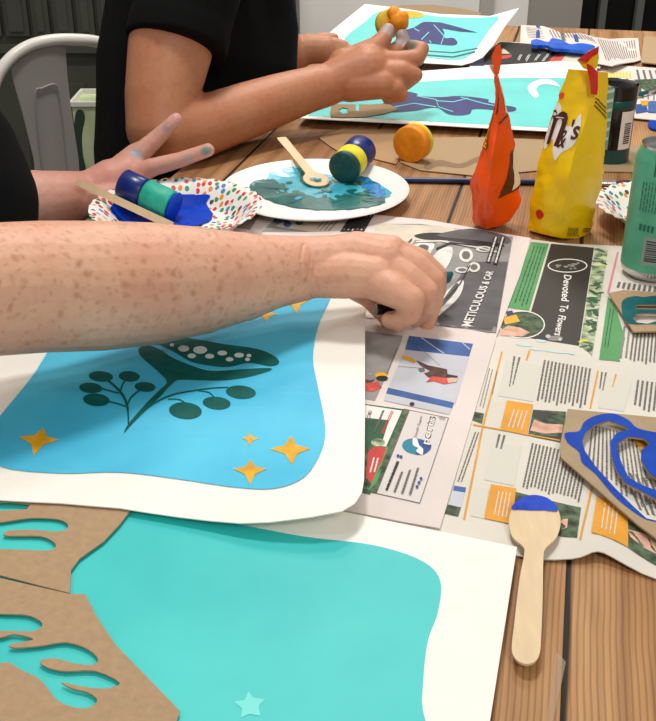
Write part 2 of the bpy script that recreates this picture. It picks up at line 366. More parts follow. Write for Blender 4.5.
class Print:                                                      # flat inked / painted layers lying on a surface, one mesh
    def __init__(s, h, off=0.00015, dz=0.00006, step=None): s.h = h; s.off = off + (0.00015 if callable(h) else 0); s.dz = dz; s.step = step; s.v = []; s.f = []; s.m = []; s.mats = []; s.k = 0
    def _mi(s, m):
        if m not in s.mats: s.mats.append(m)
        return s.mats.index(m)
    def raw(s, v2, f, m, lvl=None):
        l = s.k if lvl is None else lvl; k = len(s.v); s.v += [Vector((x, y, hz(s.h, x, y) + s.off + s.dz * l)) for x, y in v2]
        s.f += [[i + k for i in t] for t in f]; s.m += [s._mi(m)] * len(f)
        if lvl is None: s.k += 1
        return s
    def world(s, poly, m, holes=(), lvl=None):
        v, f = patch(poly, holes, s.step); return s.raw(v, f, m, lvl)
    def px(s, poly, m, holes=(), lvl=None): return s.world(topx(poly, s.h), m, [topx(q, s.h) for q in holes], lvl)
    def ell(s, cx, cy, a, b, m, rot=0, n=20, lvl=None):
        c, q = math.cos(rot), math.sin(rot)
        return s.px([(cx + a * math.cos(2 * PI * i / n) * c - b * math.sin(2 * PI * i / n) * q, cy + a * math.cos(2 * PI * i / n) * q + b * math.sin(2 * PI * i / n) * c) for i in range(n)], m, lvl=lvl)
    def line(s, pts, w, m, lvl=None):                             # pixel polyline with width in pixels
        L = []; R = []
        ww = w if isinstance(w, (list, tuple)) else [w] * len(pts)
        for i, p in enumerate(pts):
            a = pts[max(i - 1, 0)]; b = pts[min(i + 1, len(pts) - 1)]; dx, dy = b[0] - a[0], b[1] - a[1]; l = math.hypot(dx, dy) or 1
            L.append((p[0] - dy / l * ww[i] / 2, p[1] + dx / l * ww[i] / 2)); R.append((p[0] + dy / l * ww[i] / 2, p[1] - dx / l * ww[i] / 2))
        return s.px(L + R[::-1], m, lvl=lvl)
    def quadmap(s, quad):
        q = [PH(a, b, s.h) for a, b in quad]
        return lambda u, v: tuple(((q[0] * (1 - u) + q[1] * u) * (1 - v) + (q[3] * (1 - u) + q[2] * u) * v)[:2])
    def text(s, string, quad, m, font_bold=False, lvl=None):      # quad: where the text's left-top, right-top, right-bottom, left-bottom go
        v, f = text_geo(string, font_bold); mp = s.quadmap(quad)
        vv = [mp(a, b) for a, b in v]; ff = []
        for t in f:
            a, b, c = vv[t[0]], vv[t[1]], vv[t[2]]
            ff.append(t if (b[0] - a[0]) * (c[1] - a[1]) - (b[1] - a[1]) * (c[0] - a[0]) > 0 else t[::-1])
        return s.raw(vv, ff, m, lvl)
    def dashes(s, quad, n, m, fill=0.55, along='v', word=(0.02, 0.06), lvl=None, ragged=0.1):  # rows of small type
        mp = s.quadmap(quad); v = []; f = []
        for i in range(n):
            a = (i + 0.5 - fill / 2) / n; b = (i + 0.5 + fill / 2) / n; t = 0; end = 1 - random.random() * ragged
            while t < end:
                l = min(random.uniform(*word), end - t); k = len(v)
                pts = [(a, t), (b, t), (b, t + l), (a, t + l)] if along == 'v' else [(t, a), (t + l, a), (t + l, b), (t, b)]
                v += [mp(*p) for p in pts]; f.append([k, k + 3, k + 2, k + 1]); t += l + 0.011
        g = []
        for t in f:
            a, b, c = v[t[0]], v[t[1]], v[t[2]]
            g.append(t if (b[0] - a[0]) * (c[1] - a[1]) - (b[1] - a[1]) * (c[0] - a[0]) > 0 else t[::-1])
        return s.raw(v, g, m, lvl)
    def build(s, name, parent):
        return _link(name, s.v, s.f, s.mats, parent, midx=s.m)
_tg = {}
def text_geo(string, bold=False):                                 # normalised to the unit square, v downwards
    if (string, bold) in _tg: return _tg[(string, bold)]
    cu = bpy.data.curves.new('lettering', 'FONT'); cu.body = string; cu.resolution_u = 3
    if bold: cu.offset = 0.018
    o = bpy.data.objects.new('lettering', cu); C.objects.link(o); bpy.context.view_layer.update()
    me = bpy.data.meshes.new_from_object(o.evaluated_get(bpy.context.evaluated_depsgraph_get()))
    me.calc_loop_triangles(); v = [tuple(p.co[:2]) for p in me.vertices]; f = [list(t.vertices) for t in me.loop_triangles]
    x0 = min(p[0] for p in v); x1 = max(p[0] for p in v); y0 = min(p[1] for p in v); y1 = max(p[1] for p in v)
    v = [((a - x0) / (x1 - x0), (y1 - b) / (y1 - y0)) for a, b in v]
    bpy.data.objects.remove(o); bpy.data.curves.remove(cu); bpy.data.meshes.remove(me)
    _tg[(string, bold)] = (v, f); return v, f
def cv(ox, oy, sc, pts): return [(ox + a / sc, oy + b / sc) for a, b in pts]   # coordinates read off an enlarged crop

# ------------------------------------------------------------------ setting
# ---- table
te = Vector((-0.185, 1.45, 0)); far_d = Vector((0.613, 2.40, 0)).dot(TD); e_r = te.dot(TR)
D0, D1 = 0.02, far_d; R0, R1 = e_r, e_r + 1.05
def TF(p): return Vector((TR.x * p.x + TD.x * p.y, TR.y * p.x + TD.y * p.y, p.z))
tb = thing('table', TF(Vector(((R0 + R1) / 2, (D0 + D1) / 2, 0))), 'long rustic wooden table with grooved brown planks under all the craft things', 'table')
def table_part(name, lo, hi, m='wood'):
    v = [Vector((x, y, z)) for x in (lo[0], hi[0]) for y in (lo[1], hi[1]) for z in (lo[2], hi[2])]
    me = bpy.data.meshes.new(name); ctr = Vector(((lo[0] + hi[0]) / 2, (lo[1] + hi[1]) / 2, 0))
    me.from_pydata([tuple(q - Vector((ctr.x, ctr.y, 0))) for q in v], [], [(0, 1, 3, 2), (4, 6, 7, 5), (0, 4, 5, 1), (2, 3, 7, 6), (0, 2, 6, 4), (1, 5, 7, 3)]); me.materials.append(M[m])
    o = bpy.data.objects.new(name, me); C.objects.link(o); o.parent = tb; w = TF(ctr); o.location = w - Vector(tb.location); o.rotation_euler = (0, 0, -YAW); ORG[o.name] = w
    bv = o.modifiers.new('bevel', 'BEVEL'); bv.width = 0.004; bv.segments = 2
    return o
table_part('table_top', (R0, D0, TZ - 0.045), (R1, D1, TZ))
for x in (R0 + 0.08, R1 - 0.16):
    for y in (D0 + 0.08, D1 - 0.16): table_part('leg', (x, y, 0), (x + 0.08, y + 0.08, TZ - 0.045))
# ---- floor and walls
YB = 3.45
struct(MB().box((-3.2, -1.2, -0.05), (3.2, YB, 0)).build('floor', 'floor'))
xw = WY(293, 10, YB).x
struct(MB().box((-3.2, YB, 0), (WY(578, 10, YB).x, YB + 0.12, 2.7)).build('wall_back', 'wall'))
struct(MB().box((-3.3, -1.2, 0), (-3.2, YB + 0.12, 2.7)).build('wall_left', 'wall'))
dx0 = WY(578, 10, YB).x
tr = MB(); a = WY(528, 10, YB).x; tr.box((a, YB - 0.05, 0), (dx0, YB + 0.02, 2.2)); struct(tr.build('trim_1', 'trim'))
tr = MB(); a = WY(479, 10, YB).x; b = WY(492, 10, YB).x; tr.box((a, YB - 0.03, 0), (b, YB - 0.001, 2.2)); struct(tr.build('trim_2', mat('trim_grey', (182, 176, 168), 0.6)))
d = MB(); d.box((dx0, YB + 0.03, 0), (dx0 + 1.6, YB + 0.06, 2.2)); dr = struct(d.build('door_1', 'glass'))
for q in (600, 637, 690):
    a = WY(q, 10, YB).x; _link('mullion', *(lambda b: (b.v, b.f))(MB().box((a, YB + 0.0, 0), (a + 0.022, YB + 0.03, 2.2))), 'mull', dr)
struct(MB().box((dx0, YB, 2.2), (3.2, YB + 0.12, 2.7)).build('wall_right_header', 'wall')).name = 'wall_header'
struct(MB().box((dx0 + 1.6, YB, 0), (3.2, YB + 0.12, 2.2)).build('wall_right', 'wall'))
# ---- dark cupboard on the left
YC = 3.05
cu = thing('cupboard', (-1.2, YC + 0.2, 0), 'dark olive panelled cupboard standing against the back wall at left', 'cupboard')
xr = WY(296, 10, YC).x
MB().box((-2.6, YC + 0.03, 0), (xr, YB - 0.001, 2.1)).build('body', 'cup', cu)
zr = WY(50, 49, YC).z; zl = WY(50, 37, YC).z
k = 0; x = -2.55
edges = [WY(q, 30, YC).x for q in (-196, -172, -146, -122, -96, -70, -46, -22, 2, 30, 51, 75, 96, 118, 142, 166, 190, 214, 238, 262, 286)]
for i in range(len(edges) - 1):
    a, b = edges[i] + 0.006, edges[i + 1] - 0.006
    q = MB(); q.box((a, YC + 0.012, zl), (b, YC + 0.03, 2.05)); q.box((a + .014, YC + 0.004, zl + .014), (b - .014, YC + 0.012, 2.03)); q.build('door_panel', 'cup', cu)
MB().box((edges[0], YC, zr - 0.012), (xr - 0.003, YC + 0.03, zr + 0.012)).build('rail', 'cup', cu)
for i in range(0, len(edges) - 3, 3):
    a, b = edges[i] + 0.01, edges[i + 3] - 0.01; zt = zr - 0.05
    q = MB(); q.box((a, YC + 0.01, 0.08), (b, YC + 0.03, zt)); q.box((a + .04, YC, 0.14), (b - .04, YC + 0.01, zt - .05)); q.build('lower_door', 'cup', cu)

# ------------------------------------------------------------------ newspapers
def wav(base, amp, seed, extra=None):
    def h(x, y):
        z = base + amp * (noise.noise(Vector((x * 9 + seed, y * 9, seed))) + 0.5)
        return z + (extra(x, y) if extra else 0)
    return h
Z_A = TZ + 0.0026; Z_B = TZ + 0.0013
# right-hand spread (Devoted To Flowers + columns of type)
pk = P(600, 548); fl = [P(500, 343), P(656, 368)]
fd = (fl[1] - fl[0]).normalized(); fn = Vector((-fd.y, fd.x, 0))
def exB(x, y):
    v = Vector((x, y, 0)) - Vector((pk.x, pk.y, 0)); z = 0.007 * math.exp(-((v.x / 0.022) ** 2) - (v.y / 0.03) ** 2)
    dd = (Vector((x, y, 0)) - Vector((fl[0].x, fl[0].y, 0))).dot(fn); z += 0.0022 * math.exp(-(dd / 0.007) ** 2)
    return z
hB = wav(Z_B, 0.0008, 3.0, exB)
nB = thing('newspaper', P(600, 400, TZ), 'open newspaper spread under the green can, with a dark flower advert', 'newspaper')
sheet('page', [(470, 232), (500, 235), (560, 243), (620, 246), (760, 262), (900, 560), (760, 600), (656, 578.5), (642, 573), (627, 565), (618, 560), (611, 556), (604, 552.5), (598, 551), (592, 552), (588, 554), (580, 557), (572, 558.5), (555, 559.5), (537, 559), (519, 556), (500, 549), (440, 531), (420, 522), (440, 420), (470, 330)], hB, 'newsb', nB, 0.0008, step=0.007)
pr = Print(hB, step=0.008)
pr.px([(531, 242), (549, 244), (529, 311), (508, 308)], 'green_ink')
pr.dashes([(533, 246), (546, 247.5), (527, 308), (512, 306)], 4, 'dgreen_ink', 0.35, 'v', (0.05, 0.12))
pr.px([(551, 244), (594, 248), (579, 346), (522, 337), (531, 312)], 'black')
pr.build('flower_advert', nB)
pr = Print(hB, 0.0003, step=None)
pr.px([(567.5 + 20 * math.cos(t * PI / 12), 266 + 7 * math.sin(t * PI / 12)) for t in range(24)], 'white', [[(567.5 + 18.8 * math.cos(t * PI / 12), 266 + 6.1 * math.sin(t * PI / 12)) for t in range(24)]])
for i in range(16): pr.ell(567.5 + random.uniform(-11, 11), 266 + random.uniform(-3.2, 3.2), 1.6, 0.9, 'inkl', lvl=3 + i * 0.1)
pr.text('Devoted', [(571.5, 276), (569, 302), (561, 301), (564, 275)], 'white', True)
pr.text('To', [(568.5, 306), (567, 313), (559, 312), (560.5, 305)], 'white', True)
pr.text('Flowers', [(566, 317), (562, 337), (554, 335.5), (558.5, 315.5)], 'white', True)
pr.px([(555 + 8 * math.cos(t), 339 + 2.6 * math.sin(t)) for t in [i * PI / 8 for i in range(16)]], 'inkl')
pr.ell(560, 340, 1.6, 1.6, 'sky_photo'); pr.ell(548, 337, 2.5, 1.8, 'sky_photo')
pr.build('advert_lettering', nB)
pr = Print(hB, 0.0003, step=None)
ci = lambda r1, r2, n=24: [(522 + r1 * math.cos(t * 2 * PI / n) , 325 + r2 * math.sin(t * 2 * PI / n)) for t in range(n)]
def clipx(pl): return [(max(a, 502 - (b - 312) * 0.18), b) for a, b in pl]
pr.px(clipx(ci(23, 14)), 'white'); pr.px(clipx(ci(21.8, 13)), 'leafd'); pr.px([(500, 331), (508, 326), (520, 328), (530, 333), (522, 337), (500, 336)], 'flesh_photo'); pr.px([(503, 318), (516, 315), (520, 322), (505, 325)], 'gold'); pr.px([(506, 312), (512, 311), (514, 315), (507, 316)], 'purple')
pr.build('photograph', nB)
pr = Print(hB, 0.0002, step=0.008)
pr.px([(595, 248.5), (608, 250), (592, 357), (580, 346)], 'lime'); pr.build('leaf_border', nB)
pr = Print(hB, 0.00025)
lf = lambda: (random.random(), random.random())
mpx = pr.quadmap([(595, 249), (607, 250), (592, 354), (581, 346)])
for i in range(46):
    u, v = random.uniform(.1, .9), random.random(); c = mpx(u, v); a = random.uniform(0.003, 0.008); b = a * 0.35; r = random.random() * PI
    pts = [(c[0] + a * math.cos(t * PI / 4) * math.cos(r) - b * math.sin(t * PI / 4) * math.sin(r), c[1] + a * math.cos(t * PI / 4) * math.sin(r) + b * math.sin(t * PI / 4) * math.cos(r)) for t in range(8)]
    pr.raw(pts, [list(range(8))], random.choice(['dgreen_ink', 'leafd', 'leafd', 'pale_green', 'yellow_ink' if i % 5 == 0 else 'dgreen_ink']), lvl=i * 0.03)
pr.build('leaf_print', nB)
pr = Print(hB, 0.0002, step=0.008)
pr.px([(617, 252), (619, 252), (609, 294), (607, 293)], 'pink_ink')
pr.px([(608, 296), (617, 312), (625, 338), (620, 362), (599, 360)], 'green_ink'); pr.build('green_panel', nB)
pr = Print(hB, 0.00032)
pr.dashes([(609, 308), (615, 310), (609, 350), (603, 348)], 2, 'dgreen_ink', 0.3, 'v', (0.1, 0.3)); pr.build('text_column', nB); pr = Print(hB, 0.00032)
pr.dashes([(622, 326), (632, 328), (628, 362), (618, 360)], 2, 'inkl', 0.4, 'v', (0.04, 0.1))
pr.dashes([(632, 332), (700, 338), (700, 372), (628, 362)], 18, 'ink', 0.45, 'v', (0.04, 0.2))
pr.build('text_column', nB); pr = Print(hB, 0.00032); pr.dashes([(617, 282), (700, 292), (700, 300), (615, 288)], 16, 'ink', 0.5, 'v', (0.5, 0.9))
pr.build('text_column', nB)
# orange ruled tables of type
def colum(q, n, m='ink', fill=0.42, word=(0.02, 0.09), name='text_column', rag=0.12):
    p_ = Print(hB, 0.00022); p_.dashes(q, n, m, fill, 'v', word, ragged=rag); p_.build(name, nB)
pr = Print(hB, 0.00025, step=0.008)
pr.line([(502, 352), (482, 430), (464, 520)], [1.6, 1.8, 2.2], 'orange_ink'); pr.line([(598, 371), (590, 409)], 1.6, 'orange_ink'); pr.line([(594, 478), (580, 540)], 2, 'orange_ink'); pr.line([(473, 425), (560, 441)], 1.3, 'orange_ink')
pr.line([(497, 372), (492, 395)], 0.7, 'ink')
pr.px([(507, 401), (533, 405), (527, 436), (500, 430)], 'orange_ink'); pr.px([(491, 485), (516, 489), (512, 525), (484, 519)], 'orange_ink'); pr.px([(597, 497), (628, 505), (628, 548), (591, 533)], 'orange_ink')
pr.px([(628, 430), (634, 420), (656, 440), (640, 452)], 'orange_ink')
pr.build('orange_panel', nB)
for q in ([(512, 410), (529, 412), (523, 431), (506, 428)], [(497, 492), (512, 494), (508, 519), (492, 516)], [(603, 503), (620, 508), (616, 538), (599, 530)]): pr = Print(hB, 0.0007); pr.dashes(q, 4, 'news', 0.28, 'v', (0.1, 0.4)); pr.build('panel_lettering', nB)
pr = Print(hB, 0.00024, step=0.008)
pr.px([(533, 410), (566, 412), (563, 443), (528, 436)], 'leafd'); pr.px([(534, 420), (545, 424), (563, 425), (562, 433), (545, 434), (530, 431)], 'flesh_photo'); pr.px([(533, 411), (552, 413), (545, 421), (534, 418)], 'black'); pr.px([(540, 436), (562, 437), (562, 443), (532, 437)], 'black')
pr.build('photograph', nB)
pr = Print(hB, 0.00024, step=0.008)
pr.px([(515, 492), (581, 508), (577, 538), (511, 526)], 'leafd'); pr.px([(560, 520), (568, 519), (567, 528), (561, 530)], 'flesh_photo'); pr.build('photograph', nB)
pr = Print(hB, 0.00024, step=0.008)
pr.px([(628, 512), (700, 540), (700, 585), (656, 566), (628, 548)], 'leafd'); pr.px([(628, 530), (645, 534), (670, 545), (670, 560), (645, 549), (630, 537)], 'flesh_photo'); pr.build('photograph', nB)
pr = Print(hB, 0.00024, step=0.008)
pr.px([(454, 486), (466, 488), (461, 508), (449, 505)], 'sky_photo'); pr.px([(454, 486), (466, 488), (465, 493), (453, 491)], 'blue_photo'); pr.px([(448, 505), (461, 508), (458, 517), (445, 514)], 'leafd'); pr.build('photograph', nB)
pr = Print(hB, 0.00024, step=0.008); pr.px([(475, 412), (484, 414), (482, 424), (471, 420)], 'leafd'); pr.build('photograph', nB)
colum([(543, 360), (592, 369), (586, 409), (535, 404)], 13, 'ink', 0.5, (0.015, 0.06))
colum([(512, 356), (522, 358), (513, 390), (508, 388)], 2, 'ink', 0.4, (0.06, 0.2))
colum([(527, 350), (532, 352), (528, 362), (524, 361)], 1, 'orange_ink', 0.4, (0.2, 0.3))
colum([(636, 380), (720, 392), (720, 430), (632, 408)], 18, 'ink', 0.45, (0.01, 0.06))
colum([(600, 372), (608, 373), (604, 392), (598, 390)], 2); colum([(614, 374), (618, 375), (614, 388), (611, 387)], 1, 'orange_ink')
colum([(531, 443), (590, 457), (580, 503), (521, 489)], 16, 'ink', 0.5, (0.015, 0.06))
colum([(497, 434), (507, 436), (503, 450), (494, 448)], 2); colum([(474, 432), (480, 433), (462, 485), (456, 483)], 2, 'ink', 0.4)
colum([(488, 368), (494, 370), (484, 410), (478, 408)], 2, 'inkl', 0.3)
colum([(591, 425), (640, 436), (656, 520), (585, 470)], 14, 'ink', 0.45, (0.01, 0.05))
colum([(620, 470), (700, 495), (720, 540), (640, 515)], 12)
for q in ([(506, 360), (541, 366), (533, 402), (498, 396)], [(492, 442), (522, 446), (514, 486), (484, 480)], [(475, 487), (489, 489), (484, 519), (470, 516)], [(604, 376), (632, 381), (624, 412), (598, 408)]): pr = Print(hB, 0.00016, step=0.008); pr.px(q, 'pale_green'); pr.build('pale_panel', nB)
pr = Print(hB, 0.0002, step=0.008)
for q in ((524, 345, 8, 1.6), (541, 341, 6, 1.5), (556, 352, 13, 1.2), (536, 350, 7, 0.9), (571, 354, 4, 0.8)): pr.ell(*q, mat('paint_smear', (204, 226, 224), 0.8), 0.12, 14)
pr.build('paint_smear', nB)

# left-hand page (car, trapeze photo, sports advert)
hA = wav(Z_A, 0.0008, 9.0, lambda x, y: 0.0016 * math.exp(-((y - P(450, 333).y - (x - P(450, 333).x) * -0.25) / 0.006) ** 2))
nA = thing('newspaper', P(430, 380, TZ), 'newspaper with a vintage car photo and a sports shop advert under the reaching hand', 'newspaper')
sheet('page', [(150, 200), (236, 206), (300, 209), (370, 214), (430, 220), (500, 233), (531, 238), (520, 275), (497, 335), (478, 400), (440, 528), (400, 521), (340, 509), (150, 470)], hA, 'news', nA, 0.0009, step=0.018)
sheet('page', [(320, 512), (342, 505), (440, 527), (470, 540), (500, 549), (517, 553), (510, 560), (440, 545), (340, 530)], TZ + 0.0012, 'news', nA, 0.0005)
pr = Print(hA, step=0.02)
pr.px([(378, 224), (420, 224), (513, 237), (496, 333), (440, 326), (366, 318), (366, 260)], 'grey_photo')
pr.px([(378, 224), (440, 226), (470, 232), (440, 244), (415, 240), (400, 262), (366, 290), (366, 240)], 'cream_photo')
pr.px([(366, 296), (400, 290), (432, 300), (428, 324), (366, 318)], 'cream_photo')
pr.px([(470, 262), (508, 262), (496, 332), (440, 326), (436, 312)], 'dgrey_photo')
pr.px(spline([(414, 236), (430, 233), (460, 235), (490, 241), (505, 247), (480, 246), (450, 241), (425, 240)], 3), 'inkb')
pr.px(spline([(436, 236), (470, 229), (505, 236), (508, 244), (470, 240)], 3), 'dgrey_photo')
for pts in ([(414, 245), (430, 243), (434, 248), (418, 270), (410, 272), (404, 262)], [(440, 250), (452, 248), (450, 262), (436, 282), (428, 280), (430, 262)], [(446, 292), (463, 280), (460, 296), (444, 312), (430, 322), (428, 312)]): pr.px(spline(pts, 3), 'chrome_photo')
for pts in ([(418, 247), (427, 246), (428, 250), (417, 265), (411, 265)], [(452, 288), (458, 284), (456, 292), (440, 310), (434, 314)]): pr.px(spline(pts, 3), 'dgrey_photo')
for c in ((466, 256, 7, 7), (474, 268, 6, 5), (484, 250, 8, 3), (462, 271, 7, 3)): pr.ell(*c, 'chrome_photo'); pr.ell(c[0], c[1], c[2] * 0.6, c[3] * 0.6, 'ink')
pr.line([(470, 266), (460, 285), (446, 300)], 1.2, 'inkb'); pr.line([(416, 243), (440, 242), (480, 249), (500, 254)], 1.4, 'chrome_photo'); pr.line([(388, 262), (402, 250), (412, 240)], 1.2, 'inkb'); pr.line([(436, 250), (450, 244), (478, 247)], 1.6, 'inkb')
pr.build('car_photograph', nA)
pr = Print(hA, 0.0014)
pr.text('METICULOUS', [(461, 327), (480, 287), (488, 287.5), (471, 328)], 'white', True)
pr.text('& CAR', [(481, 285), (486.5, 272), (493.5, 273), (488.5, 286)], 'white', True)
pr.px([(494, 238), (498, 239), (490, 264), (486, 263)], 'inkb'); pr.px([(501, 238), (505, 239), (497, 266), (493, 265)], 'inkb')
pr.dashes([(494, 238), (498, 239), (490, 264), (486, 263)], 1, 'chrome_photo', 0.4, 'v', (0.1, 0.2)); pr.dashes([(501, 238), (505, 239), (497, 266), (493, 265)], 1, 'chrome_photo', 0.4, 'v', (0.1, 0.2))
pr.build('headline', nA)
pr = Print(hA)
pr.px([(409, 336), (473, 344), (469, 357), (405, 350)], 'blue_photo'); pr.px([(405, 350), (469, 357), (455, 405), (387, 391)], 'sky_photo'); pr.px([(388, 388), (454, 403), (452, 409), (386, 394)], 'blue_photo'); pr.px([(386, 394), (452, 409), (449, 415), (384, 401)], 'sky_photo')
pr.line([(421, 338), (444, 354)], 0.9, 'sky_photo'); pr.line([(462, 343), (470, 350)], 0.9, 'sky_photo'); pr.line([(418, 347), (440, 366)], 0.5, 'grey_photo'); pr.line([(398, 367), (424, 369)], 0.5, 'grey_photo')
pr.px([(416, 361), (428, 366), (438, 368), (447, 370), (448, 378), (440, 380), (428, 378), (424, 374), (430, 372), (420, 366)], 'brown_photo'); pr.px([(402, 356), (410, 358), (416, 362), (414, 364), (403, 359)], 'gold')
pr.px([(432, 377), (446, 379), (455, 383), (444, 385), (434, 382), (426, 383)], 'red_photo'); pr.px([(447, 379), (458, 378), (456, 383), (448, 384)], 'flesh_photo'); pr.px([(447, 375), (458, 377), (457, 379), (446, 378)], 'inkb'); pr.px([(418, 370), (424, 368), (425, 372), (420, 373)], 'ink'); pr.ell(412, 405, 2.5, 1.8, 'inkb')
pr.build('trapeze_photograph', nA)
pr = Print(hA)
pr.px([(356, 330), (403, 336), (400, 345), (375, 401), (356, 398)], 'grey_photo'); pr.px([(356, 346), (374, 345), (392, 348), (394, 356), (384, 362), (356, 366)], 'blue_photo'); pr.px([(356, 347), (376, 348), (388, 355), (380, 358), (356, 356)], 'red_photo'); pr.px([(356, 360), (382, 360), (380, 364), (356, 364)], 'red_photo'); pr.ell(368, 378, 7, 6, 'brown_photo'); pr.ell(370, 372, 3, 3, 'flesh_photo'); pr.px([(356, 386), (378, 382), (382, 388), (374, 392), (356, 391)], 'red_photo'); pr.line([(397, 349), (386, 377)], 0.8, 'ink'); pr.ell(381, 376, 6, 3, 'gold'); pr.ell(382, 379, 6, 2.6, 'inkb')
pr.build('crowd_photograph', nA)
pr = Print(hA)
pr.px([(356, 403), (408, 410), (370, 495), (356, 492)], 'dgreen_ink'); pr.px([(356, 404), (402, 411), (386, 447), (356, 445)], 'white'); pr.px([(356, 445), (386, 447), (371, 490), (356, 488)], 'leafd'); pr.px([(386, 447), (392, 447), (376, 484), (368, 492)], 'green_ink')
pr.px([(375, 447), (386, 448), (384, 457), (380, 465), (371, 484), (366, 478), (368, 452)], 'red_ink'); pr.ell(378, 443, 7, 4, 'lime')
pr.dashes([(391, 411), (394, 412), (383, 436), (380, 435)], 2, 'red_ink', 0.5, 'v', (0.08, 0.2)); pr.dashes([(382, 411), (385, 411), (375, 434), (373, 433)], 1, 'ink', 0.7, 'v', (0.05, 0.1)); pr.dashes([(372, 458), (380, 459), (376, 474), (368, 474)], 2, 'white', 0.4, 'v', (0.1, 0.2)); pr.text('CE', [(366, 421), (369, 411), (372, 412), (369, 422)], 'ink', True)
pr.build('advert', nA)
pr = Print(hA)
pr.px([(409, 410), (449, 418), (420, 504), (376, 494)], 'ink'); pr.px([(409.8, 411), (448, 418.7), (419.5, 503), (377, 493.4)], mat('advert_grey', (222, 214, 210), 0.8))
pr.px([(404, 409), (409, 410), (376, 494), (370, 493)], 'leafd')
pr.build('sports_advert', nA)
pr = Print(hA, 0.0006)
pr.ell(416, 447, 14, 8, 'teal_ink', 0.1); pr.px(spline([(417, 441), (428, 443), (431, 449), (424, 455), (415, 455), (420, 450)], 3), 'blue_ink')
pr.text('ports', [(421.5, 445.5), (429, 416.5), (438.5, 418.5), (431, 447.5)], 'inkb', True); pr.text('ports', [(422.5, 444.5), (430, 418), (437, 419.8), (429.8, 446)], 'white', True)
pr.px(spline([(413, 439), (417, 440), (419, 446), (423, 450), (422, 456), (416, 452), (418, 449), (413, 446)], 3), 'white')
pr.text('South Super', [(413.5, 438), (420, 416), (423.5, 416.8), (417, 439)], 'ink')
pr.dashes([(396, 462), (400, 463), (387, 494), (384, 493)], 1, 'inkb', 0.7, 'v', (0.04, 0.14)); pr.dashes([(398, 474), (422, 468), (413, 499), (390, 494)], 3, 'ink', 0.3, 'v', (0.03, 0.12), ragged=0.3)
for c in ((398, 457), (401, 458), (417, 488), (419, 484), (421, 480)): pr.ell(c[0], c[1], 1.5, 1.5, 'blue_ink')
pr.dashes([(439, 418), (446, 419.5), (445.5, 421), (438.5, 419.5)], 1, 'inkl', 0.6, 'h', (0.1, 0.2))
pr.build('advert_lettering', nA)
pr = Print(hA)
pr.px([(238, 207), (262, 212), (250, 230), (228, 226)], 'inkl'); pr.px([(285, 213), (322, 214), (316, 232), (262, 232), (272, 222)], 'cream_photo'); pr.px([(280, 214), (300, 217), (308, 232), (262, 232)], 'grey_photo')
for i in range(9): pr.ell(290 + random.uniform(-16, 14), 224 + random.uniform(-7, 7), 4, 3, random.choice(['leafd', 'dgrey_photo', 'blue_photo', 'lime']))
pr.build('fruit_photograph', nA)
pr = Print(hA)
pr.dashes([(330, 212), (348, 212), (330, 232), (312, 232)], 4, 'inkl', 0.35, 'v', (0.06, 0.2)); pr.px([(352, 214), (374, 215), (364, 232), (340, 232)], 'inkb'); pr.dashes([(353, 215), (373, 216), (363, 231), (341, 231)], 5, 'news', 0.3, 'v', (0.2, 0.3))
pr.build('text_column', nA)

# far newspapers
nC = thing('newspaper', P(580, 45), 'newspaper at the far end of the table, under the blue painted scraps', 'newspaper')
hC = wav(TZ + 0.004, 0.003, 5.0, lambda x, y: 0.012 * math.exp(-((x - P(562, 30).x) / 0.05) ** 2) + 0.008 * math.exp(-((x - P(634, 36).x) / 0.03) ** 2))
sheet('page', [(521, 25), (543, 26), (562, 33), (595, 37), (625, 38), (638, 38), (641, 60), (612, 66), (560, 60), (520, 44)], hC, 'news', nC, 0.0012, step=0.03)
pr = Print(hC, 0.0005); pr.dashes([(526, 27), (542, 28), (545, 39), (528, 38)], 7, 'inkl', 0.35, 'h', (0.05, 0.2)); pr.dashes([(548, 30), (592, 38), (598, 44), (552, 38)], 14, 'ink', 0.35, 'v', (0.1, 0.4)); pr.dashes([(597, 39), (635, 40), (638, 58), (606, 62)], 16, 'ink', 0.35, 'v', (0.06, 0.3)); pr.build('text_column', nC)
pr = Print(hC, 0.0006); pr.px([(536, 26), (540, 26), (540, 38), (536, 38)], 'blue_ink'); pr.px([(560, 33), (563, 33), (566, 41), (562, 41)], 'ink'); pr.px([(573, 35), (577, 35), (579, 42), (575, 42)], 'blue_ink'); pr.build('heading_bar', nC)
nD = thing('newspaper', P(540, 55), 'dark headlined newspaper page behind the upright orange sweet bag', 'newspaper')
hD = wav(TZ + 0.010, 0.003, 8.0)
sheet('page', [(468, 60), (482, 55), (500, 41), (530, 43), (571, 52), (606, 54), (600, 68), (470, 68)], hD, 'news', nD, 0.0012, step=0.03)
pr = Print(hD, 0.0005); pr.px([(500, 42), (529, 44), (560, 53), (552, 63), (472, 65), (484, 56)], 'inkb'); pr.px([(505, 44), (524, 45), (522, 54), (500, 54)], 'cream_photo'); pr.px([(510, 46), (520, 47), (518, 52), (506, 53)], 'blue_photo'); pr.px([(500, 56), (512, 55), (510, 62), (498, 62)], 'red_ink'); pr.px([(556, 54), (566, 55), (560, 63), (548, 62)], 'red_photo'); pr.px([(562, 55), (585, 56), (582, 63), (560, 64)], 'cream_photo'); pr.px([(472, 60), (484, 57), (484, 66), (470, 66)], 'navy')
for a in (519, 527, 536, 544): pr.dashes([(a + 6, 46 + (a - 519) * 0.2), (a + 9, 46.5 + (a - 519) * 0.2), (a, 62), (a - 3, 62)], 2, 'white', 0.45, 'v', (0.1, 0.3))
pr.build('headline_panel', nD)
nE = thing('newspaper', P(640, 95), 'newspaper lying behind the dark canister at the right edge', 'newspaper')
hE = wav(TZ + 0.0035, 0.002, 12.0)
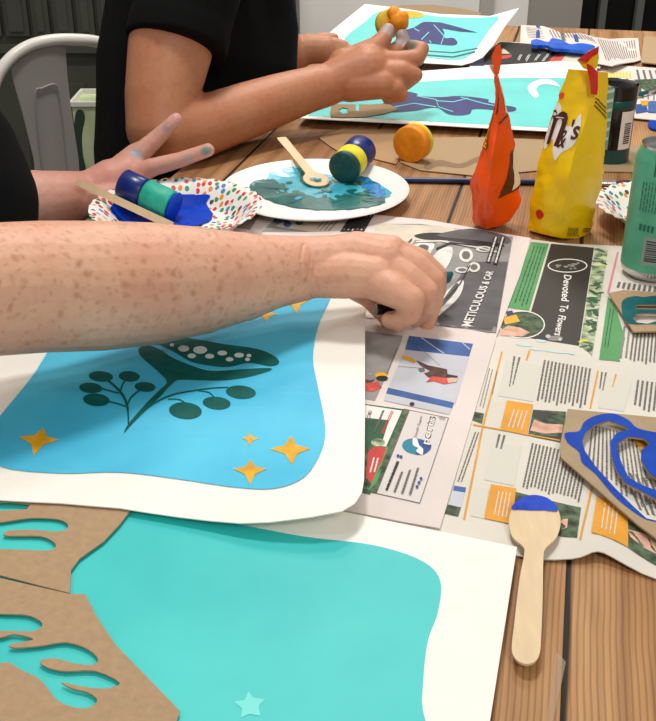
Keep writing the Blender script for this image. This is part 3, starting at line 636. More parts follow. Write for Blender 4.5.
sheet('page', [(580, 66), (606, 64), (656, 68), (720, 72), (760, 128), (656, 120), (636, 118), (600, 112)], hE, 'news', nE, 0.0012, step=0.03)
pr = Print(hE, 0.0005); pr.dashes([(606, 72), (631, 72), (632, 79), (606, 78)], 8, 'yellow_ink', 0.6, 'v', (0.3, 0.8)); pr.px([(634, 80), (680, 78), (690, 95), (638, 93)], 'leafd'); pr.dashes([(634, 70), (690, 72), (696, 84), (636, 80)], 9, 'ink', 0.35, 'v', (0.1, 0.4)); pr.px([(640, 84), (654, 83), (656, 91), (642, 93)], 'pale_green'); pr.px([(634, 105), (646, 104), (648, 112), (636, 114)], 'blue_ink'); pr.px([(648, 101), (690, 104), (692, 115), (648, 113)], 'blue_photo'); pr.px([(640, 101), (650, 101), (650, 106), (642, 106)], 'gold'); pr.dashes([(640, 94), (690, 98), (690, 104), (640, 99)], 9, 'inkl', 0.3, 'v', (0.1, 0.4)); pr.build('printed_columns', nE)

# ------------------------------------------------------------------ near paintings
Z_T = TZ + 0.0075
tr_c = P(517, 547, Z_T); e1 = Vector((-0.953, 0.303, 0)).normalized(); e2 = Vector((-0.262, -0.965, 0)).normalized()
br_c = P(490, 721, Z_T); e2 = (br_c - tr_c).normalized(); e1 = (P(345, 512, Z_T) - tr_c).normalized()
pT = thing('painting', tr_c + e1 * 0.2 + e2 * 0.13, 'turquoise painting on white paper, nearest to the viewer, under the coral stencils', 'painting')
Ts = [tuple((tr_c + e1 * a + e2 * b)[:2]) for a, b in ((0, 0), (0, 0.30), (0.42, 0.30), (0.42, 0))]
V, FF = slab(Ts, Z_T, 0.0008); _link('paper', V, FF, 'paper', pT)
pr = Print(Z_T)
pr.px(spline([(-60, 505), (60, 503), (200, 518), (300, 536), (372, 545), (420, 560), (440, 580), (438, 612), (427, 645), (422, 700), (420, 760), (300, 790), (120, 790), (-60, 790), (-90, 650)], 6), 'turq_paint')
pr.build('painted_ground', pT)
pr = Print(Z_T, 0.0004)
pr.px(cv(200, 480, 2.73, [(132, 578), (145, 595), (178, 600), (160, 618), (165, 645), (135, 640), (112, 650), (115, 625), (92, 606), (122, 602)]), mat('pale_turquoise', (112, 226, 220), 0.5)); pr.build('pale_star', pT)

def hBl(x, y):
    z = TZ + 0.0125
    v = Vector((x, y)); c = P(350, 505, TZ + 0.02); z += 0.014 * math.exp(-(((x - c.x) / 0.07) ** 2 + ((y - c.y) / 0.09) ** 2))
    z += 0.0045 * math.exp(-((y - 0.70 + 0.18 * (x + 0.1)) / 0.03) ** 2) * (1 if x < 0.1 else 0)
    return z + 0.003 * math.exp(-((x + 0.3) / 0.06) ** 2)
pBl = thing('painting', P(180, 420, TZ), 'sky blue painting with a deep green plant and gold stars under the freckled arm', 'painting')
blo = spline([(365, 298), (365, 400), (364.5, 470)], 3, False)[:-1] + [(364, 480), (362, 492), (355, 503), (342, 511), (310, 517), (270, 522), (240, 523), (180, 517), (120, 508), (60, 503), (0, 500), (-50, 496), (-80, 420), (-40, 330), (0, 275), (180, 262), (366, 262)]
sheet('paper', blo, hBl, 'paper', pBl, 0.0008, step=0.016)
pr = Print(hBl, 0.0006, step=0.012)
pr.px(spline([(60, 330), (48, 352), (30, 380), (0, 417), (-16, 442), (0, 467), (60, 474), (120, 473), (180, 480), (235, 488), (275, 489), (305, 477), (322, 450), (325, 425), (318, 388), (313, 358), (318, 328), (330, 300), (336, 280), (330, 270), (200, 272), (90, 290)], 4), 'blue_paint')
pr.build('painted_ground', pBl)
X = lambda pts: cv(60, 320, 2.852, pts)
def motif(name, fn, m='green_paint', off=0.0010, step=0.012):
    p_ = Print(hBl, off, step=step); fn(p_); return p_.build(name, pBl)
up = motif('leaf', lambda p_: p_.px(spline(X([(240, 65), (310, 50), (400, 60), (470, 72), (560, 85), (610, 105), (625, 125), (600, 135), (540, 125), (480, 137), (420, 132), (370, 120), (320, 90), (280, 72)]), 4), 'green_paint'))
pz = Print(hBl, 0.0015)
for a, b, c, d in ((320, 76, 6, 5), (353, 86, 16, 9), (400, 90, 20, 11), (376, 107, 12, 7), (427, 108, 13, 7), (463, 99, 14, 7), (484, 117, 11, 6), (511, 105, 14, 7), (539, 106, 7, 5), (535, 117, 7, 5)):
    q = X([(a, b)])[0]; pz.ell(q[0], q[1], c / 2.852, d / 2.852, mat('dot_white', (222, 228, 224), 0.6), lvl=0)
ORG[up.name] = ORG[pBl.name]; pz.build('white_dots', up)
motif('leaf', lambda p_: p_.px(spline(X([(228, 82), (255, 76), (290, 90), (320, 110), (380, 135), (430, 148), (500, 145), (590, 140), (600, 147), (540, 165), (470, 175), (400, 175), (340, 174), (315, 190), (280, 228), (240, 266), (200, 307), (183, 326), (195, 300), (245, 242), (285, 202), (305, 180), (280, 150), (240, 115), (225, 95)]), 4), 'green_paint'))
for a, b, c, d in ((117, 164, 35, 15), (198, 164, 30, 15), (88, 197, 33, 15), (104, 231, 38, 18), (243, 194, 30, 14), (358, 262, 47, 24), (447, 240, 40, 18), (516, 209, 43, 19)):
    q = X([(a, b)])[0]; motif('berry', lambda p_: p_.ell(q[0], q[1], c / 2.852, d / 2.852, 'green_paint', 0.08))
for pts, w in (([(196, 303), (193, 255), (182, 222), (160, 195), (135, 174)], [2, 3, 3, 2.4, 1.6]), ([(172, 208), (178, 190), (186, 176)], 2), ([(168, 212), (145, 206), (118, 198)], 1.6), ([(188, 250), (165, 242), (138, 235)], 1.6), ([(192, 246), (205, 222), (226, 205)], 2), ([(240, 262), (270, 240), (320, 217), (380, 205), (430, 198), (480, 195)], [2.2, 1.8, 1.6, 1.6, 1.4, 1.2]), ([(395, 205), (425, 210), (440, 224)], 1.2), ([(308, 229), (340, 230), (357, 240)], 1.2)):
    ww = [v * 0.85 for v in w] if isinstance(w, list) else w * 0.85
    motif('stem', lambda p_: p_.line(spline(X(pts), 4, False), ww if not isinstance(ww, list) else [ww[min(len(ww) - 1, int(i / 4))] for i in range(len(spline(X(pts), 4, False)))], 'green_paint'), off=0.0011, step=None)
def star(t, r, b, l, k=0.22):
    cx, cy = (t[0] + b[0] + l[0] + r[0]) / 4, (t[1] + b[1] + l[1] + r[1]) / 4; o = []
    pts = [t, r, b, l]
    for i in range(4):
        a = pts[i]; c = pts[(i + 1) % 4]; o.append(a); mx, my = (a[0] + c[0]) / 2, (a[1] + c[1]) / 2
        q = (cx + (mx - cx) * 2 * k, cy + (my - cy) * 2 * k); o.append(((a[0] * .25 + q[0] * .75), (a[1] * .25 + q[1] * .75))); o.append(q); o.append(((c[0] * .25 + q[0] * .75), (c[1] * .25 + q[1] * .75)))
    return o
for s_ in (((44, 429), (59, 441), (34, 457), (19, 438)), ((250, 434), (259, 440), (249, 447), (242, 439)), ((291, 437), (311, 450), (292, 466), (270, 450)), ((251, 461), (267, 470), (250, 486), (233, 470)), ((266, 309), (278, 315), (266, 323), (254, 315)), ((295, 292), (310, 301), (297, 315), (280, 303))):
    motif('star', lambda p_: p_.px(star(*s_, 0.3), 'gold'))

# coral stencils
B1 = lambda pts: cv(0, 480, 2.733, pts)
holeU = spline(B1([(-60, 118), (0, 115), (60, 106), (100, 103), (160, 107), (186, 122), (176, 137), (140, 140), (100, 136), (30, 137), (8, 146), (25, 152), (110, 153), (145, 168), (152, 183), (130, 192), (60, 190), (0, 188), (-60, 186), (-75, 150)]), 3)
holeU2 = B1([(-40, 62), (30, 60), (82, 66), (74, 80), (0, 83), (-40, 82)])
sU = sheet('stencil', [(-60, 495), (60, 495), (132, 508), (120, 524), (104, 541), (80, 558), (71, 570), (70, 593), (50, 588), (0, 575), (-60, 560)], TZ + 0.0105, 'kraft', None, 0.001, [holeU, holeU2])
tag(sU, 'brown card coral stencil partly tucked beneath the sky blue painting', 'stencil')
holeL = spline(B1([(-60, 430), (0, 430), (40, 421), (92, 434), (60, 443), (25, 450), (40, 458), (110, 453), (180, 443), (240, 462), (268, 490), (250, 505), (200, 500), (150, 487), (108, 494), (130, 512), (180, 522), (260, 521), (328, 554), (290, 569), (230, 565), (168, 552), (195, 568), (240, 580), (266, 602), (240, 623), (190, 618), (150, 595), (110, 545), (60, 520), (20, 498), (-60, 505)]), 3)
holeL2 = spline(B1([(-50, 368), (20, 366), (80, 370), (116, 392), (95, 412), (30, 412), (-50, 408)]), 3)
sL = sheet('stencil', [(-60, 563), (0, 578), (70, 594), (85, 594), (97, 617), (116, 645), (150, 680), (180, 711), (160, 770), (-60, 790)], TZ + 0.0105, 'kraft', None, 0.001, [holeL, holeL2])
tag(sL, 'brown card coral stencil with branching cut-outs, at the bottom left corner', 'stencil')

# blue stencil and teal stencil on the right
B2 = lambda pts: cv(540, 400, 4.51, pts)
zs = TZ + 0.009
o_ = B2([(125, 40), (523, 78), (800, 110), (900, 300), (850, 760), (523, 622), (440, 560), (95, 258), (88, 210)])
h1 = B2([(203, 150), (250, 112), (310, 92), (345, 105), (405, 132), (345, 150), (316, 190), (322, 250), (345, 320), (385, 375), (440, 402), (530, 452), (640, 500), (640, 545), (523, 545), (480, 535), (420, 480), (340, 400), (250, 300), (203, 232), (190, 185)])
h2 = B2([(352, 195), (400, 165), (470, 175), (497, 200), (458, 225), (455, 270), (490, 330), (540, 365), (540, 415), (450, 380), (400, 350), (370, 290), (348, 225)])
st = thing('stencil', P(610, 470), 'brown card stencil edged in bright blue paint, on the newspaper at right', 'stencil')
sheet('card', o_, zs, 'kraftd', st, 0.0015, [h1, h2])
pr = Print(zs, 0.0003)
pr.px(spline(B2([(112, 150), (175, 142), (198, 102), (250, 72), (330, 62), (400, 92), (440, 128), (530, 148), (620, 160), (660, 500), (640, 570), (523, 550), (470, 536), (400, 490), (330, 430), (250, 335), (190, 285), (175, 235), (125, 195)]), 3), 'blue_acrylic', [h1, h2])
pr.build('blue_paint', st)
B3 = lambda pts: cv(590, 270, 9.02, pts)
st2 = thing('stencil', P(640, 312), 'small brown card stencil with dark teal paint, in front of the green can', 'stencil')
g1 = B3([(400, 335), (430, 312), (640, 316), (640, 362), (420, 356)]); g2 = B3([(382, 440), (420, 396), (520, 390), (640, 396), (640, 452), (520, 486), (420, 474)])
sheet('card', B3([(168, 208), (300, 180), (595, 200), (1000, 230), (1000, 600), (595, 550), (392, 556)]), TZ + 0.0075, 'kraft', st2, 0.0015, [g1, g2])
pr = Print(TZ + 0.0075, 0.0003); pr.px(spline(B3([(290, 285), (330, 252), (420, 236), (480, 246), (595, 232), (800, 240), (800, 500), (595, 490), (365, 490), (300, 430), (284, 330)]), 3), 'teal_acrylic', [g1, g2]); pr.build('teal_paint', st2)

# ------------------------------------------------------------------ far paintings
def hP2(x, y): return TZ + 0.004
p2 = thing('painting', P(450, 105), 'turquoise painting with a violet figure and white crescent, behind the sweet bags', 'painting')
sheet('paper', [(298, 118), (400, 123), (470, 127), (548, 131), (606, 133), (596, 64), (560, 61), (500, 65), (420, 71), (345, 78), (318, 96)], TZ + 0.0135, 'paper', p2, 0.001)
pr = Print(TZ + 0.0135, 0.0003)
pr.px(spline([(308, 116), (330, 92), (380, 84), (420, 82), (470, 79), (540, 78), (580, 80), (600, 92), (603, 128)], 3, False) + [(548, 128), (470, 124), (400, 120)], 'aqua_paint')
pr.build('painted_ground', p2)
B4 = lambda pts: cv(380, 0, 4.1, pts)
pr = Print(TZ + 0.0135, 0.0008)
pr.px(spline(B4([(20, 420), (60, 395), (90, 375), (150, 385), (160, 395), (250, 400), (330, 395), (440, 408), (445, 420), (500, 432), (550, 440), (558, 452), (530, 460), (440, 450), (380, 450), (370, 468), (330, 475), (280, 470), (240, 445), (200, 445), (150, 455), (60, 462), (0, 445)]), 3), 'purple')
for l in ([(60, 440), (140, 425), (230, 440)], [(150, 395), (230, 410), (240, 440), (300, 460)], [(330, 400), (420, 425), (520, 445)], [(230, 415), (300, 420), (360, 405)]): pr.line(B4(l), 0.8, 'aqua_paint')
pr.build('violet_figure', p2)
pr = Print(TZ + 0.0135, 0.0008)
pr.px(spline([(528, 90), (530, 84), (542, 79.5), (553, 81), (560, 87), (551, 85), (541, 85), (536, 90), (539, 96), (534, 98)], 3), 'paper'); pr.build('white_crescent', p2)
# top painting, its far right corner curling up
c0 = P(427, 64, TZ + 0.012)
def hP1(x, y):
    d = (x - c0.x) * TD.x + (y - c0.y) * TD.y; z = TZ + 0.018 + max(0, d) * 0.17
    return z + 0.03 * max(0, (x - c0.x - 0.02)) * max(0, d) * 4
p1 = thing('painting', P(410, 50), 'curling turquoise painting with a violet figure, farthest from the viewer', 'painting')
sheet('paper', [(365, 4), (400, 8), (440, 14), (490, 16), (519, 8), (505, 26), (494, 44), (483, 57), (462, 65), (427, 63), (380, 60), (322, 60), (324, 37), (345, 20)], hP1, 'paper', p1, 0.001, step=0.025)
pr = Print(hP1, 0.0005, step=0.03)
pr.px(spline([(378, 12), (400, 11), (440, 17), (480, 18), (499, 17), (489, 30), (475, 50), (460, 60), (430, 58), (390, 54), (350, 48), (345, 38), (365, 22)], 3), 'aqua_paint'); pr.build('painted_ground', p1)
pr = Print(hP1, 0.0012)
pr.px(spline(B4([(95, 130), (140, 115), (180, 92), (230, 100), (262, 130), (265, 158), (300, 158), (318, 178), (300, 188), (250, 185), (205, 180), (160, 178), (110, 165)]), 3), 'purple'); pr.px(B4([(200, 92), (250, 95), (300, 108), (400, 136), (330, 132), (250, 118), (210, 108)]), 'purple')
for l in ([(140, 120), (190, 145), (210, 180)], [(220, 104), (262, 150), (250, 185)], [(170, 165), (200, 135)]): pr.line(B4(l), 0.8, 'aqua_paint')
pr.build('violet_figure', p1)
pr = Print(hP1, 0.0012); pr.line(B4([(200, 212), (300, 218), (400, 200)]), 0.9, 'dteal'); pr.line(B4([(190, 228), (300, 236), (390, 214)]), 1.2, 'dteal'); pr.build('wave_lines', p1)
pr = Print(hP1, 0.0012); pr.ell(410, 15, 14, 3.6, 'gold', 0.05); pr.build('gold_moon', p1)
hK = lambda x, y: hP1(x, y) - 0.004
tag(sheet('card_sheet', [(385, 12), (400, 5.5), (430, 4.5), (460, 8), (482, 13), (470, 30), (400, 30)], hK, mat('old_card', (150, 126, 96), 0.8), None, 0.0015, step=0.03), 'tan card sheet showing beyond the top edge of the farthest painting', 'card')
tag(sheet('stencil', B4([(-40, 428), (0, 425), (40, 428), (75, 448), (20, 465), (-60, 478), (-140, 480), (-200, 478)]) + [(330, 112), (332, 104)], TZ + 0.0155, mat('card_grey', (160, 134, 100), 0.85), None, 0.001, [cv(290, 0, 4.1, [(200, 450), (215, 440), (235, 444), (240, 462), (215, 468)]), cv(290, 0, 4.1, [(270, 425), (285, 428), (282, 455), (268, 450)])]), 'small card stencil lying on the middle turquoise painting beside the hand', 'stencil')
# card templates on the bare wood
tag(sheet('card_sheet', [(318, 137), (345, 128), (396, 130), (404, 150), (396, 164), (372, 158), (340, 152), (330, 146)], TZ + 0.002, mat('card_tan', (178, 142, 102), 0.8), None, 0.001), 'tan card template on bare wood behind the paint plate', 'card')
ct = thing('card_sheet', P(470, 155), 'tan card template with wavy marks beside the orange paint dabber', 'card')
sheet('card', [(412, 138), (470, 137), (560, 140), (640, 146), (640, 172), (540, 170), (480, 176), (420, 170), (400, 162), (404, 150)], TZ + 0.002, mat('card_tan2', (174, 146, 110), 0.8), ct, 0.001)
pr = Print(TZ + 0.002, 0.0003); pr.px(spline([(424, 166), (440, 160), (460, 164), (480, 156), (500, 158), (480, 161), (462, 168), (440, 166), (428, 170)], 3), mat('card_mark', (138, 112, 82), 0.8)); pr.build('wavy_mark', ct)
tag(sheet('card_sheet', [(644, 36), (700, 40), (700, 68), (641, 62)], TZ + 0.009, mat('card_far', (186, 158, 122), 0.85), None, 0.002), 'tan card at the far right end of the table beside the newspaper', 'card')

# blue painted scraps on the far newspaper
def hS(x, y): return TZ + 0.027 + 0.004 * noise.noise(Vector((x * 40, y * 40, 2)))
sc_ = sheet('painted_scrap', spline([(531, 41), (537, 39), (548, 42), (552, 38), (562, 40), (570, 44), (582, 43), (595, 46), (590, 51), (578, 50), (567, 49), (553, 48), (546, 45), (534, 45)], 3), hS, mat('bright_blue', (24, 96, 212), 0.4, 0.1, 60), None, 0.006, step=0.012)
tag(sc_, 'crumpled bright blue painted scrap on the far newspaper', 'scrap')
tag(sheet('painted_scrap', spline([(649, 121), (660, 120), (672, 122), (670, 130), (651, 128)], 3), TZ + 0.004, 'blue_acrylic', None, 0.003), 'small blue scrap on bare wood behind the green can', 'scrap')
tag(sheet('clear_tape', [(546, 721), (551, 690), (556, 652), (560, 655), (566, 662), (560, 690), (552, 724)], TZ + 0.0012, 'tape', None, 0.0006), 'strip of clear tape stuck on the wood at the bottom right of the table', 'tape')

# ------------------------------------------------------------------ spoons, plates, dabbers
B5 = lambda pts: cv(420, 480, 2.78, pts)
zS = TZ + 0.0075
sc = P(534, 523, zS)
def hSp(x, y):
    r = math.hypot(x - sc.x, y - sc.y); return zS + 0.0012 - 0.0022 * max(0, 1 - (r / 0.018) ** 2) + (0.0 if y > sc.y - 0.02 else -0.0 * (sc.y - 0.02 - y))
sp = thing('wooden_spoon', P(534, 560), 'flat wooden spoon tipped with bright blue paint, lying on the newspaper edge', 'spoon')
sheet('spoon', spline(B5([(318, 45), (355, 52), (382, 78), (391, 120), (378, 160), (350, 188), (343, 215), (341, 330), (337, 430), (333, 480), (318, 505), (292, 511), (266, 497), (255, 468), (262, 400), (276, 280), (290, 205), (286, 184), (258, 158), (247, 118), (256, 80), (282, 52)]), 4), hSp, 'birch', sp, 0.0016, step=0.006)
pr = Print(hSp, 0.0004, step=0.006); pr.px(spline(B5([(318, 43), (355, 52), (379, 74), (381, 88), (350, 86), (310, 86), (280, 84), (254, 82), (262, 66), (284, 50)]), 4), 'wet_blue'); pr.build('blue_paint', sp)

# white plate
zp = TZ + 0.003
pc = P(315, 190, zp + 0.010); PR_ = 93.5 * ((pc - CAM).dot(FW)) / F
pc.z = zp
def plate_prof(r):
    k = r / PR_
    if k < 0.68: return 0.0015
    t = (k - 0.68) / 0.32; return 0.0015 + 0.0125 * (1 - math.cos(min(1, t) * PI / 2)) * 0.9 + 0.0012 * t
pl = thing('plate', pc, 'white paper plate smeared with teal and cyan paint', 'plate')
prof = [(PR_ * k / 30, plate_prof(PR_ * k / 30) + 0.0006) for k in range(31)] + [(PR_ + 0.001, plate_prof(PR_) - 0.0004)] + [(PR_ * k / 30, plate_prof(PR_ * k / 30) - 0.0009) for k in range(30, -1, -1)]
autosm(MB().lathe(prof, pc, 72).build('dish', 'plate', pl), 60)
def hPl(x, y): return pc.z + plate_prof(math.hypot(x - pc.x, y - pc.y)) + 0.0007
B6 = lambda pts: cv(200, 0, 2.982, pts)
def ragged(pts, amp=1.2, n=5):
    s_ = spline(pts, n); return [(a + random.uniform(-amp, amp) * 1.4, b + random.uniform(-amp, amp) * 0.6) for a, b in s_]
for nm, lay, m_, off in (('cyan_paint', [(200, 530), (215, 512), (260, 498), (330, 508), (400, 525), (470, 530), (530, 550), (570, 575), (545, 595), (470, 585), (420, 592), (330, 590), (260, 580), (205, 548)], 'wet_cyan', 0.0003), ('teal_paint', [(146, 556), (180, 538), (215, 536), (240, 552), (262, 578), (290, 570), (340, 590), (410, 588), (480, 575), (550, 590), (545, 608), (480, 622), (400, 628), (310, 625), (235, 610), (190, 590)], 'wet_teal', 0.0008), ('teal_paint', [(300, 515), (350, 520), (390, 545), (370, 565), (330, 560), (300, 540)], 'wet_teal', 0.0008), ('blue_streak', [(455, 535), (500, 530), (540, 560), (555, 580), (520, 590), (490, 560)], mat('streak_blue', (30, 130, 200), 0.25), 0.0009)):
    pr = Print(hPl, off, step=0.012); pr.px(ragged(B6(lay)), m_); o = pr.build(nm, pl)


for k in range(34):
    cx_, cy_ = random.uniform(175, 520), random.uniform(545, 605)
    if ((cx_ - 350) / 190) ** 2 + ((cy_ - 570) / 48) ** 2 > 1: continue
    q = B6([(cx_, cy_)])[0]; prt = Print(hPl, 0.0013, step=0.012); prt.ell(q[0], q[1], random.uniform(1.5, 7), random.uniform(0.5, 1.6), 'wet_cyan' if cy_ > 572 and k % 3 == 0 else 'wet_teal', random.uniform(-0.3, 0.3), 9, lvl=k * 0.05); prt.build('paint_smear', pl)

def dabber(name, a, b, r, cuts, label, foam_end=True):
    """a: handle end, b: front; cuts: list of (t0, t1, material, part)"""
    a = Vector(a); b = Vector(b); ax = (b - a).normalized(); L = (b - a).length
    t = thing(name, (a.x, a.y, min(a.z, b.z) - r), label, 'paint dabber')
    for t0, t1, m_, part in cuts:
        p = []
        z0, z1 = t0 * L, t1 * L; e = 0.0025
        p = [(0, z0), (r - e, z0), (r, z0 + e), (r, z1 - e), (r - e * 0.4, z1 - e * 0.3), (r - e, z1), (r * 0.5, z1 + 0.0006), (0, z1 + 0.0008)]
        autosm(MB().lathe(p, a, 40, axis=ax).build(part, m_, t), 50)
    return t
zc0 = 1.335
fr_c = W(343.5, 168.5, 1.325); r_d = 16.5 * 1.325 / F
bk = W(357, 142, 1.325) ; bk = fr_c + (W(364, 147, 1.385) - fr_c).normalized() * 0.068
d1 = dabber('paint_dabber', bk, fr_c, r_d, ((0, 0.5, 'navy', 'handle'), (0.5, 0.86, 'foam_yellow', 'sponge_collar'), (0.86, 1.0, 'foam_green', 'sponge_face')), 'navy and yellow foam dabber with a dark green face, resting on the plate')
oc = W(409, 145, 1.46); ro = 18 * 1.46 / F
oc = P(409, 145, TZ + ro + 0.0012); ax = Vector((0.5, 0.866, 0))
dabber('paint_dabber', oc + ax.normalized() * 0.027, oc, ro, ((0, 0.3, 'foam_yellow', 'handle'), (0.3, 1.0, 'foam_orange', 'sponge_face')), 'orange foam dabber lying on the wood behind the blue brush')

# spoon on the plate
def flatspoon(head, tail, label, mt='birch', hw=0.0165, nw=0.0065, tip=None, hr=0.019, up_=Vector((0, 0, 1)), name='wooden_spoon', headless=False):
    head = Vector(head); tail = Vector(tail); d = (tail - head); L = d.length; d.normalize(); s = d.cross(up_).normalized(); n = s.cross(d)
    out = []
    if headless: prof = [(-0.006, 0.0), (-0.005, 0.004), (0, nw), (L - 0.006, nw * 0.9), (L - 0.002, nw * 0.6), (L, 0)]
    else: prof = [(-hr, 0), (-hr * 0.9, hw * 0.5), (-hr * 0.5, hw * 0.88), (0, hw), (hr * 0.5, hw * 0.86), (hr * 0.95, hw * 0.5), (hr * 1.25, nw * 1.05), (L * 0.6, nw * 0.95), (L - 0.005, nw * 1.05), (L - 0.001, nw * 0.6), (L, 0)]
    pp = [(x, w) for x, w in prof] + [(x, -w) for x, w in prof[-2:0:-1]]
    poly = [(a, b) for a, b in spline(pp, 3)]
    v, f = patch(poly, (), 0.006)
    dish = lambda x, y: -0.003 * max(0, 1 - (x * x + y * y) / (hw * hw)) if not headless else 0
    V = []; nn = len(v)
    for sgn in (0, 1):
        for x, y in v: V.append(head + d * x + s * y + n * (dish(x, y) - sgn * 0.0015))
    FF = [t for t in f] + [[i + nn for i in t[::-1]] for t in f]; cnt = {}
    for t in f:
        for i in range(3): cnt.setdefault(tuple(sorted((t[i], t[(i + 1) % 3]))), []).append((t[i], t[(i + 1) % 3]))
    for k_, e in cnt.items():
        if len(e) == 1: a, b = e[0]; FF.append([b, a, a + nn, b + nn])
    o = _link(name, V, FF, mt, None); tag(o, label, 'spoon'); return o, (head, d, s, n)
hd = P(316, 179, TZ + 0.0115)
so, fr_ = flatspoon(hd, P(281, 137, TZ + 0.033), 'bare wooden spoon leaning on the rim of the teal paint plate')
hh, dd_, ss_, nn_ = fr_
bl = MB(); bl.ball(hh + nn_ * -0.0005 + ss_ * 0.002, (0.006, 0.0035, 0.002), 10); b_ = bl.build('paint_blob', 'wet_cyan', so, True)
bl = MB(); bl.ball(hh + nn_ * 0.0004 + ss_ * -0.004 + dd_ * 0.005, (0.003, 0.003, 0.0016), 8); bl.build('paint_blob', 'plate', so, True)

# confetti bowls
def bowl(c, R, hgt, base, label):
    t = thing('paper_bowl', c, label, 'bowl'); n = 96; mb = MB(); rings = []
    pf = [(0.0, 0.0012), (base * 0.5, 0.0012), (base, 0.0018), (base + (R - base) * 0.3, hgt * 0.35), (base + (R - base) * 0.6, hgt * 0.75), (base + (R - base) * 0.82, hgt * 0.95), (R, hgt)]
    pf = [tuple(q) for q in spline(pf, 3, False)]
    def ring(r, z, o_): 
        out = []
        for k in range(n):
            th = 2 * PI * k / n; fl = max(0, (r - base) / (R - base)); w = 0.0011 * fl * math.sin(th * 32)
            out.append(Vector(c) + Vector((r * math.cos(th), r * math.sin(th), z + w + o_)))
        return out
    rings = [ring(max(r, 1e-4), z, 0) for r, z in pf] + [ring(max(r, 1e-4), z, -0.0009) for r, z in pf[::-1]]
    mb.loft(rings, 0, False); autosm(mb.build('bowl', 'confetti', t), 80)
    def hb(x, y):
        r = math.hypot(x - c[0], y - c[1]); 
        for i in range(len(pf) - 1):
            if pf[i][0] <= r <= pf[i + 1][0]: q = (r - pf[i][0]) / (pf[i + 1][0] - pf[i][0] + 1e-9); return c[2] + pf[i][1] * (1 - q) + pf[i + 1][1] * q
        return c[2] + pf[-1][1]
    return t, hb
bc = P(176, 205, TZ + 0.032); bc.z = TZ + 0.0036; RB = 86 * (P(176, 205, TZ + .032) - CAM).dot(FW) / F
bw, hb = bowl(bc, RB, 0.029, 0.062, 'confetti-dotted paper bowl with blue paint, left of the white plate')
pr = Print(hb, 0.0014, step=0.008)
pr.px(ragged([(118, 196), (135, 190), (170, 195), (198, 196), (204, 203), (213, 218), (200, 226), (170, 232), (140, 232), (112, 214)], 0.8, 4), 'wet_blue'); pr.px(ragged([(192, 198), (200, 196), (210, 196), (206, 204), (196, 208)], 0.5, 3), 'wet_blue')
pr.build('blue_paint', bw)
bc2 = P(668, 212, TZ + 0.016); bc2.z = TZ + 0.0003
bowl(bc2, 0.085, 0.026, 0.045, 'confetti-dotted paper bowl half hidden behind the green can')
ba = W(122, 183, 1.215); bb = W(176, 208, 1.205)
dabber('paint_dabber', ba, bb, 15.5 * 1.21 / F, ((0, 0.42, 'navy', 'handle'), (0.42, 0.92, 'foam_teal', 'sponge_collar'), (0.92, 1.0, 'wet_blue', 'sponge_face')), 'navy dabber with a blue-smeared teal sponge, lying in the confetti bowl')
so2, _ = flatspoon(W(168, 224, 1.19), W(76, 181, 1.20), 'wooden stick with one end in the confetti bowl of blue paint', hw=0.004, nw=0.0046, headless=True, up_=(CAM - W(120, 200, 1.2)).normalized(), name='wooden_stick')
so2['category'] = 'stick'

# brushes
def brush(a, b, r, label, tip=None, m='navy2', ferr=True):
    a = Vector(a); b = Vector(b); t = thing('paint_brush', a, label, 'brush'); d = b - a
    autosm(MB().tube([a, a + d * 0.03, a + d * 0.4, a + d * 0.75], [r * 0.6, r, r * 1.05, r * 0.85], 14).build('handle', m, t), 50)
    autosm(MB().tube([a + d * 0.75, a + d * 0.77, a + d * 0.90], [r * 0.9, r, r * 1.05], 14).build('ferrule', 'metal', t), 50)
    autosm(MB().tube([a + d * 0.90, a + d * 0.95, b], [r * 1.0, r * 1.3, r * 0.3], 12).build('bristles', tip or 'hair', t), 50)
    return t
q0 = P(398, 180, TZ + 0.004); q1 = P(640, 184, TZ + 0.004)
brush(q0, q1, 0.0040, 'navy-handled paint brush lying between the plate and the sweet bags')
brush(P(760, 62, TZ + 0.014), P(633, 96, TZ + 0.010), 0.0032, 'teal paint brush lying on the newspaper behind the green can', 'teal_acrylic', mat('teal_handle', (60, 150, 150), 0.4))

# ------------------------------------------------------------------ green can
def solve_h(base, py):
    lo, hi = 0.0, 0.4
    for _ in range(40):
        m = (lo + hi) / 2
        if proj(base + Vector((0, 0, m)))[1] > py: lo = m
        else: hi = m
    return lo
cb = P(651, 271, TZ + 0.005); cb.z = TZ + 0.0035; H = solve_h(cb, 143); rc = 0.0325
can = thing('drink_can', cb, 'tall pale green drink can standing on the newspaper at the right edge', 'can')
pf = [(0, 0.004), (rc * 0.72, 0.004), (rc * 0.78, 0), (rc * 0.84, 0.001), (rc * 0.96, 0.006), (rc, 0.011)]
autosm(MB().lathe(pf, cb, 64).build('base', 'metal', can), 40)
autosm(MB().lathe([(rc, 0.011), (rc, H * 0.5), (rc, H - 0.016), (rc * 0.97, H - 0.012), (rc * 0.86, H - 0.003)], cb, 64).build('body', 'can_green', can), 60)
autosm(MB().lathe([(rc * 0.86, H - 0.003), (rc * 0.87, H - 0.0005), (rc * 0.86, H), (rc * 0.83, H - 0.0005), (rc * 0.81, H - 0.005), (0, H - 0.005)], cb, 64).build('lid', 'metal', can), 40)
lidz = cb + Vector((0, 0, H - 0.0048))
MB().lathe([(0, 0), (0.010, 0), (0.010, 0.0003), (0, 0.0003)], lidz + Vector((0.002, -0.010, 0)), 20).build('opening', 'can_hole', can)
MB().lathe([(0.004, 0.001), (0.009, 0.001), (0.009, 0.002), (0.004, 0.002), (0.004, 0.001)], lidz + Vector((0.002, 0.006, 0.001)), 20).build('ring_pull', 'metal', can)
